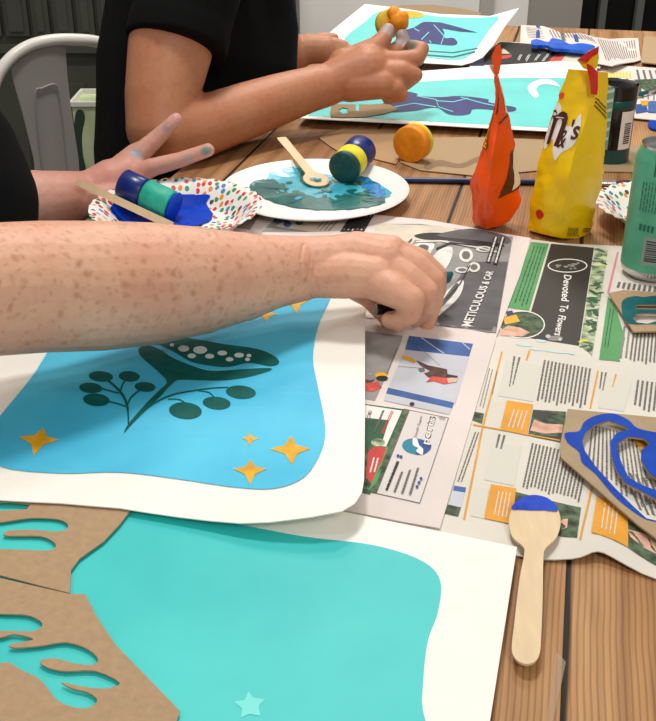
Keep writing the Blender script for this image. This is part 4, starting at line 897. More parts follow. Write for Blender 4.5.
def on_cyl(c, r, a0, a1, z0, z1, n=8): return [[c + Vector((r * math.cos(a0 + (a1 - a0) * i / n), r * math.sin(a0 + (a1 - a0) * i / n), z)) for i in range(n + 1)] for z in (z0, z1)]
def cyl_patch(mb, c, r, a0, a1, z0, z1, n=8, mi=0): mb.loft(on_cyl(c, r, a0, a1, z0, z1, n), mi, False, False)
def az(c, dx): # azimuth of the cylinder face seen dx (in -1..1) from the middle
    v = math.atan2(-c.y, -c.x); return v + math.asin(dx)
mb = MB(); cyl_patch(mb, cb, rc + 0.0003, az(cb, -0.35), az(cb, 0.6), 0.020, 0.050); cyl_patch(mb, cb, rc + 0.0005, az(cb, -0.30), az(cb, 0.6), 0.0215, 0.0485, mi=0)
mb.m = [0] * len(mb.m); o_lab = mb.build('barcode_panel', 'can_grey', can)
mb = MB(); zz = 0.024
while zz < 0.047:
    w = random.uniform(0.0006, 0.0020); cyl_patch(mb, cb, rc + 0.0008, az(cb, -0.26), az(cb, 0.5), zz, zz + w); zz += w + random.uniform(0.0006, 0.0014)
mb.build('barcode', mat('barcode_ink', (64, 74, 72), 0.5), can)
mb = MB()
for a in range(7):
    z0 = 0.075
    while z0 < 0.105:
        l = random.uniform(0.003, 0.008); aa = -0.62 + a * 0.09; cyl_patch(mb, cb, rc + 0.0004, az(cb, aa), az(cb, aa + 0.03), z0, min(z0 + l, 0.106), 2); z0 += l + 0.0012
for a in range(4):
    cyl_patch(mb, cb, rc + 0.0004, az(cb, -0.55 + a * 0.12), az(cb, -0.47 + a * 0.12), 0.055, 0.062, 2)
for a in range(3): cyl_patch(mb, cb, rc + 0.0004, az(cb, -0.35 + a * 0.1), az(cb, -0.30 + a * 0.1), 0.112, 0.135, 2)
mb.build('small_print', 'can_dark', can)

# ------------------------------------------------------------------ dark canister
jr = 0.0285; jb = P(607, 160, TZ); jb.z = TZ
jh = solve_h(jb, 82)
jt = thing('canister', jb, 'black and dark teal canister with a barcode label behind the yellow bag', 'canister')
autosm(MB().lathe([(0, 0), (jr - 0.002, 0), (jr, 0.002), (jr, jh * 0.20)], jb, 48).build('base_band', 'jar_teal', jt), 40)
autosm(MB().lathe([(jr, jh * 0.20), (jr, jh * 0.70)], jb, 48).build('body', 'jar_black', jt), 40)
autosm(MB().lathe([(jr, jh * 0.70), (jr + 0.0008, jh * 0.71), (jr + 0.0008, jh * 0.81), (jr, jh * 0.82)], jb, 48).build('upper_band', 'jar_teal', jt), 40)
autosm(MB().lathe([(jr, jh * 0.82), (jr + 0.001, jh * 0.83), (jr + 0.001, jh * 0.985), (jr - 0.002, jh), (jr - 0.004, jh * 0.99), (0, jh * 0.985)], jb, 48).build('lid', 'jar_black', jt), 40)
mb = MB(); cyl_patch(mb, jb, jr + 0.0006, az(jb, 0.42), az(jb, 0.93), jh * 0.21, jh * 0.69); mb.build('white_label', 'white', jt)
mb = MB(); zz = jh * 0.28
while zz < jh * 0.55:
    w = random.uniform(0.0008, 0.0022); cyl_patch(mb, jb, jr + 0.001, az(jb, 0.60), az(jb, 0.86), zz, zz + w); zz += w + 0.0011
mb.build('barcode', 'inkb', jt)
mb = MB(); cyl_patch(mb, jb, jr + 0.0014, az(jb, -0.95), az(jb, -0.05), jh * 0.21, jh * 0.985)
mb.build('mint_label', 'jar_mint', jt)
mb = MB()
for k in range(6):
    z0 = jh * (0.24 + 0.12 * k); c_ = jb; n = 8; rg = []
    for dz in (0, jh * 0.04): rg.append([c_ + Vector(((jr + 0.0018) * math.cos(az(jb, -0.95 + 0.88 * i / n)), (jr + 0.0018) * math.sin(az(jb, -0.95 + 0.88 * i / n)), min(z0 + dz + jh * 0.10 * i / n, jh * 0.98))) for i in range(n + 1)])
    mb.loft(rg, 0, False, False)
mb.build('label_stripes', mat('mint_stripe', (196, 214, 202), 0.5), jt)

# ------------------------------------------------------------------ sweet bags
def bag_surface(left, right, ridge, front, back, Yb, nz=40, cr_=1.0):
    """left/right/ridge: pixel polylines from bottom to top; front/back depth by height fraction"""
    def at(pl, s):
        x = s * (len(pl) - 1); i = min(int(x), len(pl) - 2); t = x - i; return (pl[i][0] * (1 - t) + pl[i + 1][0] * t, pl[i][1] * (1 - t) + pl[i + 1][1] * t)
    def lerp(l, s):
        x = s * (len(l) - 1); i = min(int(x), len(l) - 2); t = x - i; return l[i] * (1 - t) + l[i + 1] * t
    def ring(s):
        L = WY(*at(left, s), Yb(s)); R = WY(*at(right, s), Yb(s)); k = at(ridge, s); Fp = WY(*k, Yb(s) - lerp(front, s)); w = (R - L)
        Bp = (L + R) / 2 + Vector((0, lerp(back, s), 0)); pts = [L, Fp, R, Bp]
        return pts
    def surf(u, s):
        pts = ring(s); u = (u % 1.0) * 4; i = int(u) % 4; t = u - int(u); a, b = pts[i], pts[(i + 1) % 4]
        p = a * (1 - t) + b * t; c = (pts[0] + pts[2]) / 2; bulge = math.sin(t * PI) * 0.13
        d = (p - c); d.z = 0
        cr = cr_ * 0.0018 * noise.noise(Vector((u * 2.3, s * 9, 1.7))) + 0.0008 * noise.noise(Vector((u * 6, s * 26, 4)))
        return p + d * bulge + (d.normalized() if d.length > 1e-6 else d) * cr * (0.3 + min(1, d.length / 0.02))
    return surf
def bag_mesh(surf, n=64, nz=60):
    mb = MB(); rings = [[surf(k / n, i / nz) for k in range(n)] for i in range(nz + 1)]
    for r in rings[:1]:
        for p in r: p.z = max(p.z, TZ + 0.0045)
    mb.loft(rings, 0, True); return mb
def bag_decal(surf, poly_us, m, name, parent, off=0.0006, step=0.02, holes=(), sub=None):
    v, f = patch(poly_us, holes, step); V = []
    for u, s in v:
        p = surf(u, s); e = 0.004; du = surf(u + e, s) - surf(u - e, s); ds = surf(u, min(1, s + e)) - surf(u, max(0, s - e)); n = du.cross(ds)
        n = n.normalized() if n.length > 1e-9 else Vector((0, -1, 0)); V.append(p + n * off)
    return _link(name, V, f, m, parent, smooth=True)
# yellow bag
YM = P(527, 229, TZ + 0.004).y
ym = lambda s: YM - 0.004 * s
mL = [(527, 229), (530, 205), (535, 180), (541, 153), (549, 125), (558, 97), (568, 69)]
mR = [(588, 238), (593, 220), (598, 200), (602, 178), (605, 155), (607, 115), (609, 73)]
mK = [(560, 241), (562, 215), (567, 185), (574, 155), (584, 125), (592, 97), (593, 71)]
sfM = bag_surface(mL, mR, mK, [0.030, 0.038, 0.036, 0.030, 0.022, 0.012, 0.003], [0.035, 0.035, 0.03, 0.025, 0.018, 0.010, 0.003], ym)
bM = thing('sweet_bag', P(560, 236, TZ), 'yellow sweet bag with brown lettering and a red-edged folded top', 'sweet bag')
autosm(bag_mesh(sfM).build('pouch', 'yellow_foil', bM), 30)
def fit(string, u0, u1, s0, s1, skew=0.0, bold=True):
    v, f = text_geo(string, bold); return [(u0 + (u1 - u0) * a, s1 + (s0 - s1) * b + skew * a) for a, b in v], f
def decal_text(surf, string, u0, u1, s0, s1, m, name, parent, off, skew=0.0, grow=0.0, bold=True, rot=False):
    if rot:
        v, f = text_geo(string, bold); v = [(u0 + (u1 - u0) * b, s0 + (s1 - s0) * a) for a, b in v]
    else: v, f = fit(string, u0, u1, s0, s1, skew, bold)
    V = []
    for u, s in v:
        p = surf(u, s); e = 0.004; n = (surf(u + e, s) - surf(u - e, s)).cross(surf(u, s + e) - surf(u, s - e)).normalized(); V.append(p + n * off)
    return _link(name, V, f, m, parent)
prt = None
wb = [(0.0, 0.655), (0.02, 0.60), (0.06, 0.545), (0.10, 0.60), (0.13, 0.55), (0.16, 0.50), (0.185, 0.54), (0.24, 0.575), (0.245, 0.66), (0.22, 0.72), (0.19, 0.665), (0.155, 0.665), (0.13, 0.70), (0.09, 0.75), (0.05, 0.775), (0.01, 0.74)]
bag_decal(sfM, spline([(-0.035 + a * 1.08, 0.655 + (b - 0.655) * 1.22) for a, b in wb], 3), 'white', 'logo_outline', bM, 0.0007)
decal_text(sfM, 'm', -0.035, 0.135, 0.565, 0.765, 'brown_print', 'logo_letter', bM, 0.0013, -0.02)
decal_text(sfM, '&', 0.12, 0.17, 0.54, 0.64, 'brown_print', 'logo_letter', bM, 0.0013)
decal_text(sfM, "'s", 0.165, 0.235, 0.585, 0.70, 'brown_print', 'logo_letter', bM, 0.0013)
bag_decal(sfM, [(0.10 + 0.03 * math.cos(t * PI / 8), 0.135 + 0.03 * math.sin(t * PI / 8)) for t in range(16)], 'red_foil', 'red_sweet_print', bM)
bag_decal(sfM, [(0.03 + 0.03 * math.cos(t * PI / 8), 0.84 + 0.022 * math.sin(t * PI / 8)) for t in range(16)], 'orange_foil', 'orange_sweet_print', bM)
def grid_print(surf, u0, u1, s0, s1, rows, m, name, parent, seed=1):
    rn = random.Random(seed); V = []; f = []
    for r in range(rows):
        u = u0; sa = s0 + (s1 - s0) * r / rows; sb = sa + (s1 - s0) / rows * 0.5
        while u < u1:
            w = rn.uniform(0.006, 0.018); k = len(V)
            for a, b in ((u, sa), (u + w, sa), (u + w, sb), (u, sb)):
                p = surf(a, b); e = 0.004; n = (surf(a + e, b) - surf(a - e, b)).cross(surf(a, b + e) - surf(a, b - e)).normalized(); V.append(p + n * 0.0009)
            f.append([k, k + 1, k + 2, k + 3]); u += w + 0.004
    return _link(name, V, f, m, parent)
grid_print(sfM, 0.30, 0.37, 0.035, 0.10, 7, 'bag_dark', 'small_print', bM); grid_print(sfM, 0.41, 0.46, 0.06, 0.10, 3, 'bag_dark', 'small_print', bM, 2)
grid_print(sfM, 0.29, 0.46, 0.80, 0.86, 3, 'bag_dark', 'small_print', bM, 5)
# folded red and yellow top
def crumple(pts_px, Y, th, m, name, parent, seed=0, holes=()):
    v, f = patch([tuple(q) for q in pts_px], (), 5.0); V = []; n = len(v)
    for sgn in (-1, 1):
        for x, y in v: V.append(WY(x, y, Y + sgn * th + 0.004 * noise.noise(Vector((x * 0.16, y * 0.16, seed)))))
    # front faces first (sgn -1 is nearer); pixel y runs down so flip
    FF = [t[::-1] for t in f] + [[i + n for i in t] for t in f]; cnt = {}
    for t in f:
        for i in range(3): cnt.setdefault(tuple(sorted((t[i], t[(i + 1) % 3]))), []).append((t[i], t[(i + 1) % 3]))
    for k_, e in cnt.items():
        if len(e) == 1: a, b = e[0]; FF.append([a, b, b + n, a + n])
    return autosm(_link(name, V, FF, m, parent), 50)
crumple([(577, 60), (583, 56), (590, 50), (598, 47), (599, 58), (597, 68), (590, 71), (583, 68)], YM - 0.010, 0.003, 'yellow_foil', 'folded_top', bM, 3)
crumple([(577, 60), (588, 52), (599, 46), (598.5, 53), (592, 57), (588, 62), (584, 62)], YM - 0.016, 0.0015, 'red_foil', 'red_top_strip', bM, 4)
crumple([(586, 63), (592, 66), (598, 72), (598, 88), (597, 95), (591, 94), (590, 82)], YM - 0.022, 0.0015, 'red_foil', 'red_tab', bM, 6)
# orange bag
YO = P(475, 222, TZ + 0.005).y
oL = [(472, 219), (471, 190), (475, 168), (486, 141), (492, 117), (495.5, 97), (494, 82), (494, 72)]
oR = [(512, 219), (520, 198), (520, 172), (514, 147), (508, 115), (504, 95), (500, 82), (498, 72)]
oK = [(486, 230), (486, 205), (489, 180), (494, 150), (498, 120), (499.5, 97), (497, 82), (496, 72)]
sfO = bag_surface(oL, oR, oK, [0.026, 0.034, 0.032, 0.024, 0.016, 0.009, 0.005, 0.003], [0.02, 0.024, 0.02, 0.016, 0.012, 0.008, 0.005, 0.003], lambda s: YO, cr_=2.2)
bO = thing('sweet_bag', P(492, 226, TZ), 'orange sweet bag with a twisted narrow top, standing left of the yellow bag', 'sweet bag')
autosm(bag_mesh(sfO, 48, 60).build('pouch', 'orange_foil', bO), 30)
crumple([(495, 76), (492, 72), (489, 66), (491, 64), (495, 68), (499, 72), (498, 78)], YO, 0.002, 'white_foil', 'torn_edge', bO, 2)
crumple([(494, 73), (493, 64), (491.5, 56), (496, 46), (500, 44), (502, 52), (501, 64), (499, 74)], YO - 0.004, 0.002, 'orange_foil', 'twisted_top', bO, 1)
bag_decal(sfO, [(0.335, 0.17), (0.44, 0.19), (0.49, 0.20), (0.46, 0.42), (0.43, 0.40), (0.38, 0.28)], 'brown_print', 'brown_panel', bO)
bag_decal(sfO, [(0.42, 0.20), (0.497, 0.22), (0.49, 0.46), (0.46, 0.40)], 'white_foil', 'cream_panel', bO, 0.0010)
bag_decal(sfO, [(0.27, 0.545), (0.46, 0.57), (0.46, 0.58), (0.27, 0.555)], 'brown_print', 'fold_line', bO)
bag_decal(sfO, [(0.17, 0.60), (0.235, 0.62), (0.24, 0.72), (0.20, 0.70)], 'brown_print', 'brown_panel', bO)
bag_decal(sfO, [(0.42, 0.6), (0.49, 0.58), (0.46, 0.85), (0.40, 0.84)], 'white_foil', 'silver_edge', bO)
decal_text(sfO, "REESE'S", 0.095, 0.012, 0.40, 0.64, 'brown_print', 'brand_outline', bO, 0.0008, rot=True)  # brown printed outline behind the yellow letters
decal_text(sfO, "REESE'S", 0.085, 0.018, 0.405, 0.635, 'yellow_print', 'brand_lettering', bO, 0.0014, rot=True, bold=False)

# ------------------------------------------------------------------ chair
co = W(50, 44, 1.88); wv = Vector((0.72, 0.69, 0)).normalized(); fv = Vector((0.69, -0.72, 0)).normalized(); cn = fv.copy()
cpl = Vector((co.x, co.y, 0))
ch = thing('metal_chair', (cpl.x + fv.x * 0.2, cpl.y + fv.y * 0.2, 0), 'metal chair with a white tube rim and grey back panel behind the black-shirted person', 'chair')
rimpx = spline([(-16, 130), (-10, 100), (-2, 75), (12, 57), (30, 45.5), (50, 40.5), (72, 39.5), (98, 42), (118, 52), (128, 75), (128, 110)], 5, False)
rp = [PL(a, b, cpl, cn) for a, b in rimpx]
foot_l = Vector((rp[0].x, rp[0].y, 0)) - fv * 0.10; foot_r = Vector((rp[-1].x, rp[-1].y, 0)) - fv * 0.10
autosm(MB().tube([foot_l] + rp + [foot_r], 0.0108, 12).build('tube_frame', 'chair_w', ch), 60)
def PC(px, py, off=0.0): return PL(px, py, cpl, cn) + cn * off
spl = [[(12, 62), (30, 50), (50, 45.5), (66, 47)], [(14, 80), (30, 78), (50, 77), (68, 76)], [(24, 115), (38, 114), (55, 113), (72, 112)], [(35, 160), (48, 160), (64, 159), (79, 158)], [(38, 200), (50, 200), (66, 200), (82, 200)]]
mb = MB()
fr2 = [[PC(a, b, 0.004 - 0.004 * abs(i - 1.5)) for i, (a, b) in enumerate(r)] for r in spl]; bk2 = [[p - cn * 0.003 for p in r] for r in fr2]
mb.loft([r + q[::-1] for r, q in zip(fr2, bk2)], 0, True); autosm(mb.build('back_panel', 'chair_g', ch), 40)
mb = MB(); mb.tube([PC(*q, 0.006) for q in spline([(44, 190), (36, 125), (34, 92), (40, 88), (52, 84), (57, 92), (62, 130), (68, 190)], 4, False)], 0.0022, 6); mb.build('embossed_rib', mat('chair_rib', (150, 147, 144), 0.45, metal=0.3), ch)
sc0 = cpl + fv * 0.19 + Vector((0, 0, 0.45)); mb = MB()
mb.box((-0.17, -0.17, -0.012), (0.17, 0.17, 0.0), fr=lambda p: sc0 + wv * p.x + fv * p.y + Vector((0, 0, p.z))); mb.build('seat', 'chair_g', ch)
for s_ in (-1, 1):
    MB().tube([sc0 + wv * 0.15 * s_ + fv * 0.15, Vector((sc0.x, sc0.y, 0)) + wv * 0.19 * s_ + fv * 0.2], 0.012, 10).build('leg', 'chair_w', ch, True)

# tote bag with leaf print behind the chair
Yt = 2.35; q = [WY(70, 92, Yt), WY(100, 87, Yt)]
tbz = thing('tote_bag', (WY(82, 150, Yt).x, Yt + 0.05, 0), 'green leaf-printed bag with a white rim behind the metal chair', 'bag')
x0, x1, zt = WY(71, 97, Yt).x, WY(118, 97, Yt).x, WY(80, 106, Yt).z
mb = MB(); mb.box((x0, Yt, 0.0), (x1, Yt + 0.12, zt)); mb.build('bag_body', 'bag', tbz)
mb = MB(); mb.box((x0 - 0.006, Yt - 0.006, zt), (x1 + 0.006, Yt + 0.0, zt + 0.010)); mb.box((x0 - 0.006, Yt + 0.12, zt), (x1 + 0.006, Yt + 0.126, zt + 0.010)); mb.box((x0 - 0.006, Yt, zt), (x0, Yt + 0.12, zt + 0.010)); mb.box((x1, Yt, zt), (x1 + 0.006, Yt + 0.12, zt + 0.010)); mb.build('rim', 'bag_white', tbz)
mb = MB(); lp = [WY(a, b, Yt - 0.001) for a, b in spline([(76, 112), (82, 110), (85, 118), (82, 135), (83, 155), (86, 170), (80, 172), (76, 150), (74, 130)], 3)]
mb.add(lp + [p + Vector((0, 0.0015, 0)) for p in lp], [list(range(len(lp)))]); mb.build('leaf_print', mat('leaf_dark', (34, 62, 48), 0.6), tbz)

# ------------------------------------------------------------------ people
def chain(mb, pts, n=16):                                          # tapered limbs: balls at joints, cones between
    for i, (p, r) in enumerate(pts):
        mb.ball(p, r, n)
        if i: mb.tube([pts[i - 1][0], p], [pts[i - 1][1], r], n)
def px_chain(mb, lst, n=16): chain(mb, [(W(a, b, z), r * z / F) for a, b, z, r in lst], n)
def grow(name, mb, voxel, smooth, m, parent, stains=(), creases=(), extra=None):
    me = bpy.data.meshes.new('tmp'); me.from_pydata([tuple(v) for v in mb.v], [], mb.f); o = bpy.data.objects.new('tmp', me); C.objects.link(o)
    r = o.modifiers.new('r', 'REMESH'); r.mode = 'VOXEL'; r.voxel_size = voxel; r.use_smooth_shade = True
    s = o.modifiers.new('s', 'SMOOTH'); s.factor = 0.5; s.iterations = smooth
    bpy.context.view_layer.update(); ev = bpy.data.meshes.new_from_object(o.evaluated_get(bpy.context.evaluated_depsgraph_get()))
    V = [v.co.copy() for v in ev.vertices]; N = [v.normal.copy() for v in ev.vertices]; FF = [list(p.vertices) for p in ev.polygons]
    bpy.data.objects.remove(o); bpy.data.meshes.remove(me); bpy.data.meshes.remove(ev)
    for a, b, w, dp in creases:
        for i, p in enumerate(V):
            if N[i].dot(CAM - p) < -0.02: pass
            ab = b - a; t = max(-0.1, min(1.1, (p - a).dot(ab) / ab.length_squared)); q = a + ab * t; dd = p - q; dist = abs(dd.dot(ab.cross(N[i]).normalized())) if dd.length < 0.03 and 0 <= t <= 1 else 9
            if dist < w * 3: V[i] = p - N[i] * dp * math.exp(-(dist / w) ** 2)
    if extra: V = [extra(p, n_) for p, n_ in zip(V, N)]
    ob = _link(name, V, FF, m, parent, smooth=True)
    at = ob.data.color_attributes.new('stain', 'FLOAT_COLOR', 'POINT'); buf = []
    for p in V:
        c = [0.5, 0.5, 0.5, 0.0]
        for sp_, rad, rgb, al in stains:
            d_ = (p - sp_).length / rad
            if d_ < 1: a_ = al * min(1, (1 - d_) * 2.5); c = [lin(rgb[0]), lin(rgb[1]), lin(rgb[2]), max(c[3], a_)]
        buf += c
    at.data.foreach_set('color', buf); return ob
def head(mb, c, fd, R=0.095):
    fd = Vector(fd).normalized(); c = Vector(c)
    mb.ball(c, (R * 0.85, R * 0.85, R * 1.2), 24); mb.ball(c + fd * R * 0.18 - Vector((0, 0, R * 0.45)), (R * 0.68, R * 0.68, R * 0.7), 20)
    sd = Vector((-fd.y, fd.x, 0))
    chain(mb, [(c + fd * R * 0.86 + Vector((0, 0, R * 0.05)), 0.008), (c + fd * R * 1.1 - Vector((0, 0, R * 0.25)), 0.013)])
    for s_ in (-1, 1):
        mb.ball(c + sd * s_ * R * 0.86 - Vector((0, 0, R * 0.1)), (0.014, 0.014, 0.03), 12)
        mb.ball(c + fd * R * 0.78 + sd * s_ * R * 0.36 + Vector((0, 0, R * 0.22)), (0.02, 0.02, 0.007), 10)
    mb.ball(c + fd * R * 0.82 - Vector((0, 0, R * 0.62)), (0.016, 0.016, 0.007), 12)
def face(c, fd, parent, hairm, R=0.095, long=True):
    fd = Vector(fd).normalized(); c = Vector(c); sd = Vector((-fd.y, fd.x, 0))
    for s_ in (-1, 1):
        e = MB().ball(c + fd * R * 0.80 + sd * s_ * R * 0.34 + Vector((0, 0, R * 0.02)), 0.0115, 14).build('eye', 'plate', parent, True)
        MB().ball(c + fd * (R * 0.80 + 0.0085) + sd * s_ * R * 0.34 + Vector((0, 0, R * 0.02)), 0.0055, 12).build('iris', 'brown_print', e, True)
    mb = MB(); mb.ball(c - fd * R * 0.16 + Vector((0, 0, R * 0.22)), (R * 0.96, R * 0.96, R * 1.15), 20); mb.ball(c - fd * R * 0.6 - Vector((0, 0, R * 0.5)), (R * 0.6, R * 0.6, R * 1.1), 16)
    chain(mb, [(c - fd * R * 0.7 - Vector((0, 0, R * 0.3)), R * 0.5), (c - fd * R * 1.0 - Vector((0, 0, R * 2.0)), R * 0.28)])
    grow('hair', mb, 0.007, 6, hairm, parent, extra=lambda p, n_: p + n_ * 0.004 * noise.noise(Vector((p.x * 90, p.y * 90, p.z * 14))))

# ---- person with freckled arm
pa = thing('person', (-0.47, 0.97, 0), 'person in a black top with a freckled arm reaching across the blue painting', 'person')
mb = MB()
sh_r = Vector((-0.455, 0.80, 1.16)); sh_l = Vector((-0.50, 1.13, 1.16)); el_r = Vector((-0.315, 0.665, 0.885))
chain(mb, [(sh_r, 0.058), ((sh_r + el_r) / 2, 0.053), (el_r, 0.049), (W(-30, 291, 0.765), 67 * 0.765 / F)])
px_chain(mb, [(-30, 291, 0.765, 67), (40, 287, 0.80, 66), (100, 286, 0.828, 65), (150, 284, 0.855, 61.5), (195, 281, 0.88, 54.5), (240, 277, 0.905, 45), (272, 272, 0.922, 37), (300, 268.5, 0.936, 33)], 28)
# back of the hand
px_chain(mb, [(298, 268, 0.936, 32), (330, 266, 0.940, 31), (352, 266, 0.942, 30)], 22)
px_chain(mb, [(310, 276, 0.930, 22), (345, 275, 0.925, 24), (374, 277, 0.922, 21)])
px_chain(mb, [(310, 264, 0.938, 26), (348, 258, 0.938, 25), (383, 262, 0.935, 21)])
px_chain(mb, [(315, 258, 0.945, 20), (352, 252, 0.948, 20), (390, 252, 0.948, 17)])
px_chain(mb, [(320, 254, 0.952, 16), (356, 248, 0.957, 17), (392, 249, 0.960, 14)])
# fingers: little, ring, middle, fore, thumb
fng = [
 [(374, 281, 0.920, 19), (394, 291, 0.910, 17), (411, 300, 0.906, 14.5), (409, 314, 0.916, 12), (399, 321, 0.926, 10.5), (390, 320, 0.932, 9)],
 [(385, 266, 0.934, 18), (408, 279, 0.926, 15.5), (426, 292, 0.926, 13), (425, 308, 0.940, 10.5), (414, 319, 0.950, 9)],
 [(391, 254, 0.948, 15), (416, 265, 0.944, 13.5), (434, 280, 0.944, 11.5), (434, 301, 0.956, 9.5), (428, 322, 0.966, 7.5), (425, 331, 0.971, 6)],
 [(393, 250, 0.966, 13), (420, 260, 0.970, 12), (437, 274, 0.974, 10), (438, 290, 0.982, 8.5), (433, 303, 0.990, 7)],
 [(325, 280, 0.950, 15), (350, 286, 0.962, 12), (368, 298, 0.968, 9.5), (381, 312, 0.966, 8.5), (390, 321, 0.968, 8)]]
for f_ in fng: px_chain(mb, f_, 18)
near = grow('body', mb, 0.0015, 2, 'skin1', pa, creases=[(W(304, 243, .91), W(298, 262, .905), 0.0011, 0.0011), (W(298, 262, .905), W(296, 298, .91), 0.0011, 0.0010), (W(309, 256, .91), W(306, 290, .905), 0.0009, 0.0007), (W(314, 262, .91), W(315, 294, .905), 0.0009, 0.0006)])
# torso, far arm and head belong to the same continuous body in one mesh
mb = MB()
chain(mb, [(Vector((-0.60, 0.97, 0.52)), 0.14), (Vector((-0.56, 0.97, 0.80)), 0.13), (Vector((-0.53, 0.97, 1.06)), 0.135)], 24)
chain(mb, [(sh_r + Vector((-0.02, 0.03, -0.02)), 0.07), (sh_l + Vector((-0.0, -0.03, -0.02)), 0.07)], 20)
chain(mb, [(Vector((-0.49, 0.965, 1.12)), 0.07), (Vector((-0.45, 0.965, 1.27)), 0.055)], 20)
el_l = W(-20, 214, 1.20); wr = W(88, 194, 1.262)
chain(mb, [(sh_l, 0.056), (el_l, 0.045)], 18)
chain(mb, [(el_l, 0.045), ((el_l + wr) / 2, 0.040), (wr, 23 * 1.262 / F)], 20)
px_chain(mb, [(88, 194, 1.262, 22), (112, 183, 1.27, 24), (128, 174, 1.275, 20)], 18)
px_chain(mb, [(96, 202, 1.25, 18), (120, 196, 1.26, 18)], 16)
px_chain(mb, [(118, 172, 1.28, 15), (136, 157, 1.285, 11), (158, 137, 1.285, 8.5), (176, 119, 1.28, 6.5)], 16)
px_chain(mb, [(122, 184, 1.27, 15), (150, 168, 1.262, 9.5), (180, 160, 1.262, 8), (208, 150, 1.262, 7)], 16)
px_chain(mb, [(118, 192, 1.262, 14), (138, 186, 1.255, 9), (150, 196, 1.262, 8), (146, 206, 1.272, 7.5)], 14)
px_chain(mb, [(110, 200, 1.258, 13), (126, 200, 1.252, 8.5), (134, 210, 1.262, 7.5), (130, 216, 1.272, 7)], 14)
px_chain(mb, [(100, 190, 1.275, 14), (118, 166, 1.30, 10), (134, 152, 1.315, 8.5), (146, 146, 1.318, 7.5)], 14)
hc1 = Vector((-0.40, 0.965, 1.37)); head(mb, hc1, (1, -0.1, 0))
tors = grow('torso_and_far_arm', mb, 0.0028, 3, 'skin3', near, stains=[(W(206, 150, 1.25), 0.010, (90, 140, 130), 0.9), (W(166, 128, 1.27), 0.009, (130, 140, 180), 0.5), (W(136, 154, 1.27), 0.010, (110, 170, 200), 0.6), (W(176, 119, 1.27), 0.014, (230, 170, 170), 0.5), (W(188, 158, 1.25), 0.010, (150, 170, 160), 0.45), (W(150, 143, 1.27), 0.008, (210, 110, 110), 0.35)])
mb = MB()
chain(mb, [(Vector((-0.60, 0.97, 0.52)), 0.155), (Vector((-0.535, 0.97, 0.78)), 0.150), (Vector((-0.505, 0.97, 1.04)), 0.155)], 28)
chain(mb, [(sh_r + Vector((-0.02, 0.03, -0.02)), 0.083), (sh_l + Vector((0, -0.03, -0.02)), 0.083)], 24)
for s0, e0 in ((sh_r, el_r), (sh_l, el_l)): mb.ball(s0, 0.078, 24); mb.tube([s0, s0 + (e0 - s0) * 0.55], [0.077, 0.068], 24)
px_chain(mb, [(-42, 150, 1.06, 58), (-22, 200, 1.06, 59), (-26, 240, 1.06, 60)], 28)
grow('black_top', mb, 0.006, 4, 'tee', pa, extra=lambda p, n_: p + n_ * 0.004 * noise.noise(Vector((p.x * 12, p.y * 12, p.z * 9))))
mb = MB()
for s_ in (-1, 1): chain(mb, [(Vector((-0.60, 0.97 + 0.09 * s_, 0.50)), 0.095), (Vector((-0.20, 0.97 + 0.12 * s_, 0.50)), 0.07), (Vector((-0.22, 0.97 + 0.13 * s_, 0.09)), 0.045)], 18)
grow('trousers', mb, 0.009, 4, 'trousers', pa)
for s_ in (-1, 1): mb = MB(); mb.ball(Vector((-0.18, 0.97 + 0.13 * s_, 0.04)), (0.12, 0.05, 0.04), 16); mb.build('shoe', 'shoe', pa, True)
face(hc1, (1, -0.1, 0), pa, 'hair2')
stl = thing('stool', (-0.60, 0.97, 0), 'round stool that the freckled person sits on beside the table', 'stool')
autosm(MB().lathe([(0, 0.36), (0.16, 0.36), (0.165, 0.365), (0.165, 0.385), (0.16, 0.39), (0, 0.39)], (-0.60, 0.97, 0), 32).build('seat', 'birch', stl), 40)
for k in range(4): a_ = PI / 4 + k * PI / 2; MB().tube([Vector((-0.60 + 0.11 * math.cos(a_), 0.97 + 0.11 * math.sin(a_), 0.36)), Vector((-0.60 + 0.16 * math.cos(a_), 0.97 + 0.16 * math.sin(a_), 0))], 0.014, 10).build('leg', 'birch', stl, True)
# black brush stub held in the near hand
bs = thing('paint_brush', W(380, 310, 0.945), 'short black-ended brush with a teal tip held in the freckled hand', 'brush')
autosm(MB().tube([W(376, 309.5, 0.938), W(384, 309, 0.94), W(400, 303, 0.945)], [0.0052, 0.0056, 0.0045], 16).build('handle', 'jar_black', bs), 50)
autosm(MB().tube([W(400, 303, 0.945), W(432, 286, 0.985), W(446, 277.5, 1.0), W(452, 273, 1.004)], [0.0045, 0.005, 0.0062, 0.002], 14).build('teal_bristles', 'teal_acrylic', bs), 50)

# ---- person in the black tee
pb = thing('person', (-0.25, 1.66, 0), 'tanned person in a black tee holding an orange dabber over the table', 'person')
mb = MB(); s2 = W(178, -70, 1.40); e2_ = W(157, 126, 1.405)
px_chain(mb, [(190, -80, 1.44, 44), (182, -10, 1.43, 42), (170, 50, 1.415, 42), (162, 95, 1.41, 37), (160, 128, 1.408, 34), (166, 132, 1.41, 34)], 28)
px_chain(mb, [(164, 130, 1.408, 33), (190, 130, 1.425, 32), (220, 120, 1.45, 29), (250, 109.5, 1.48, 27.5), (280, 99, 1.505, 25), (305, 91, 1.525, 22.5), (328, 84.5, 1.54, 21)], 28)
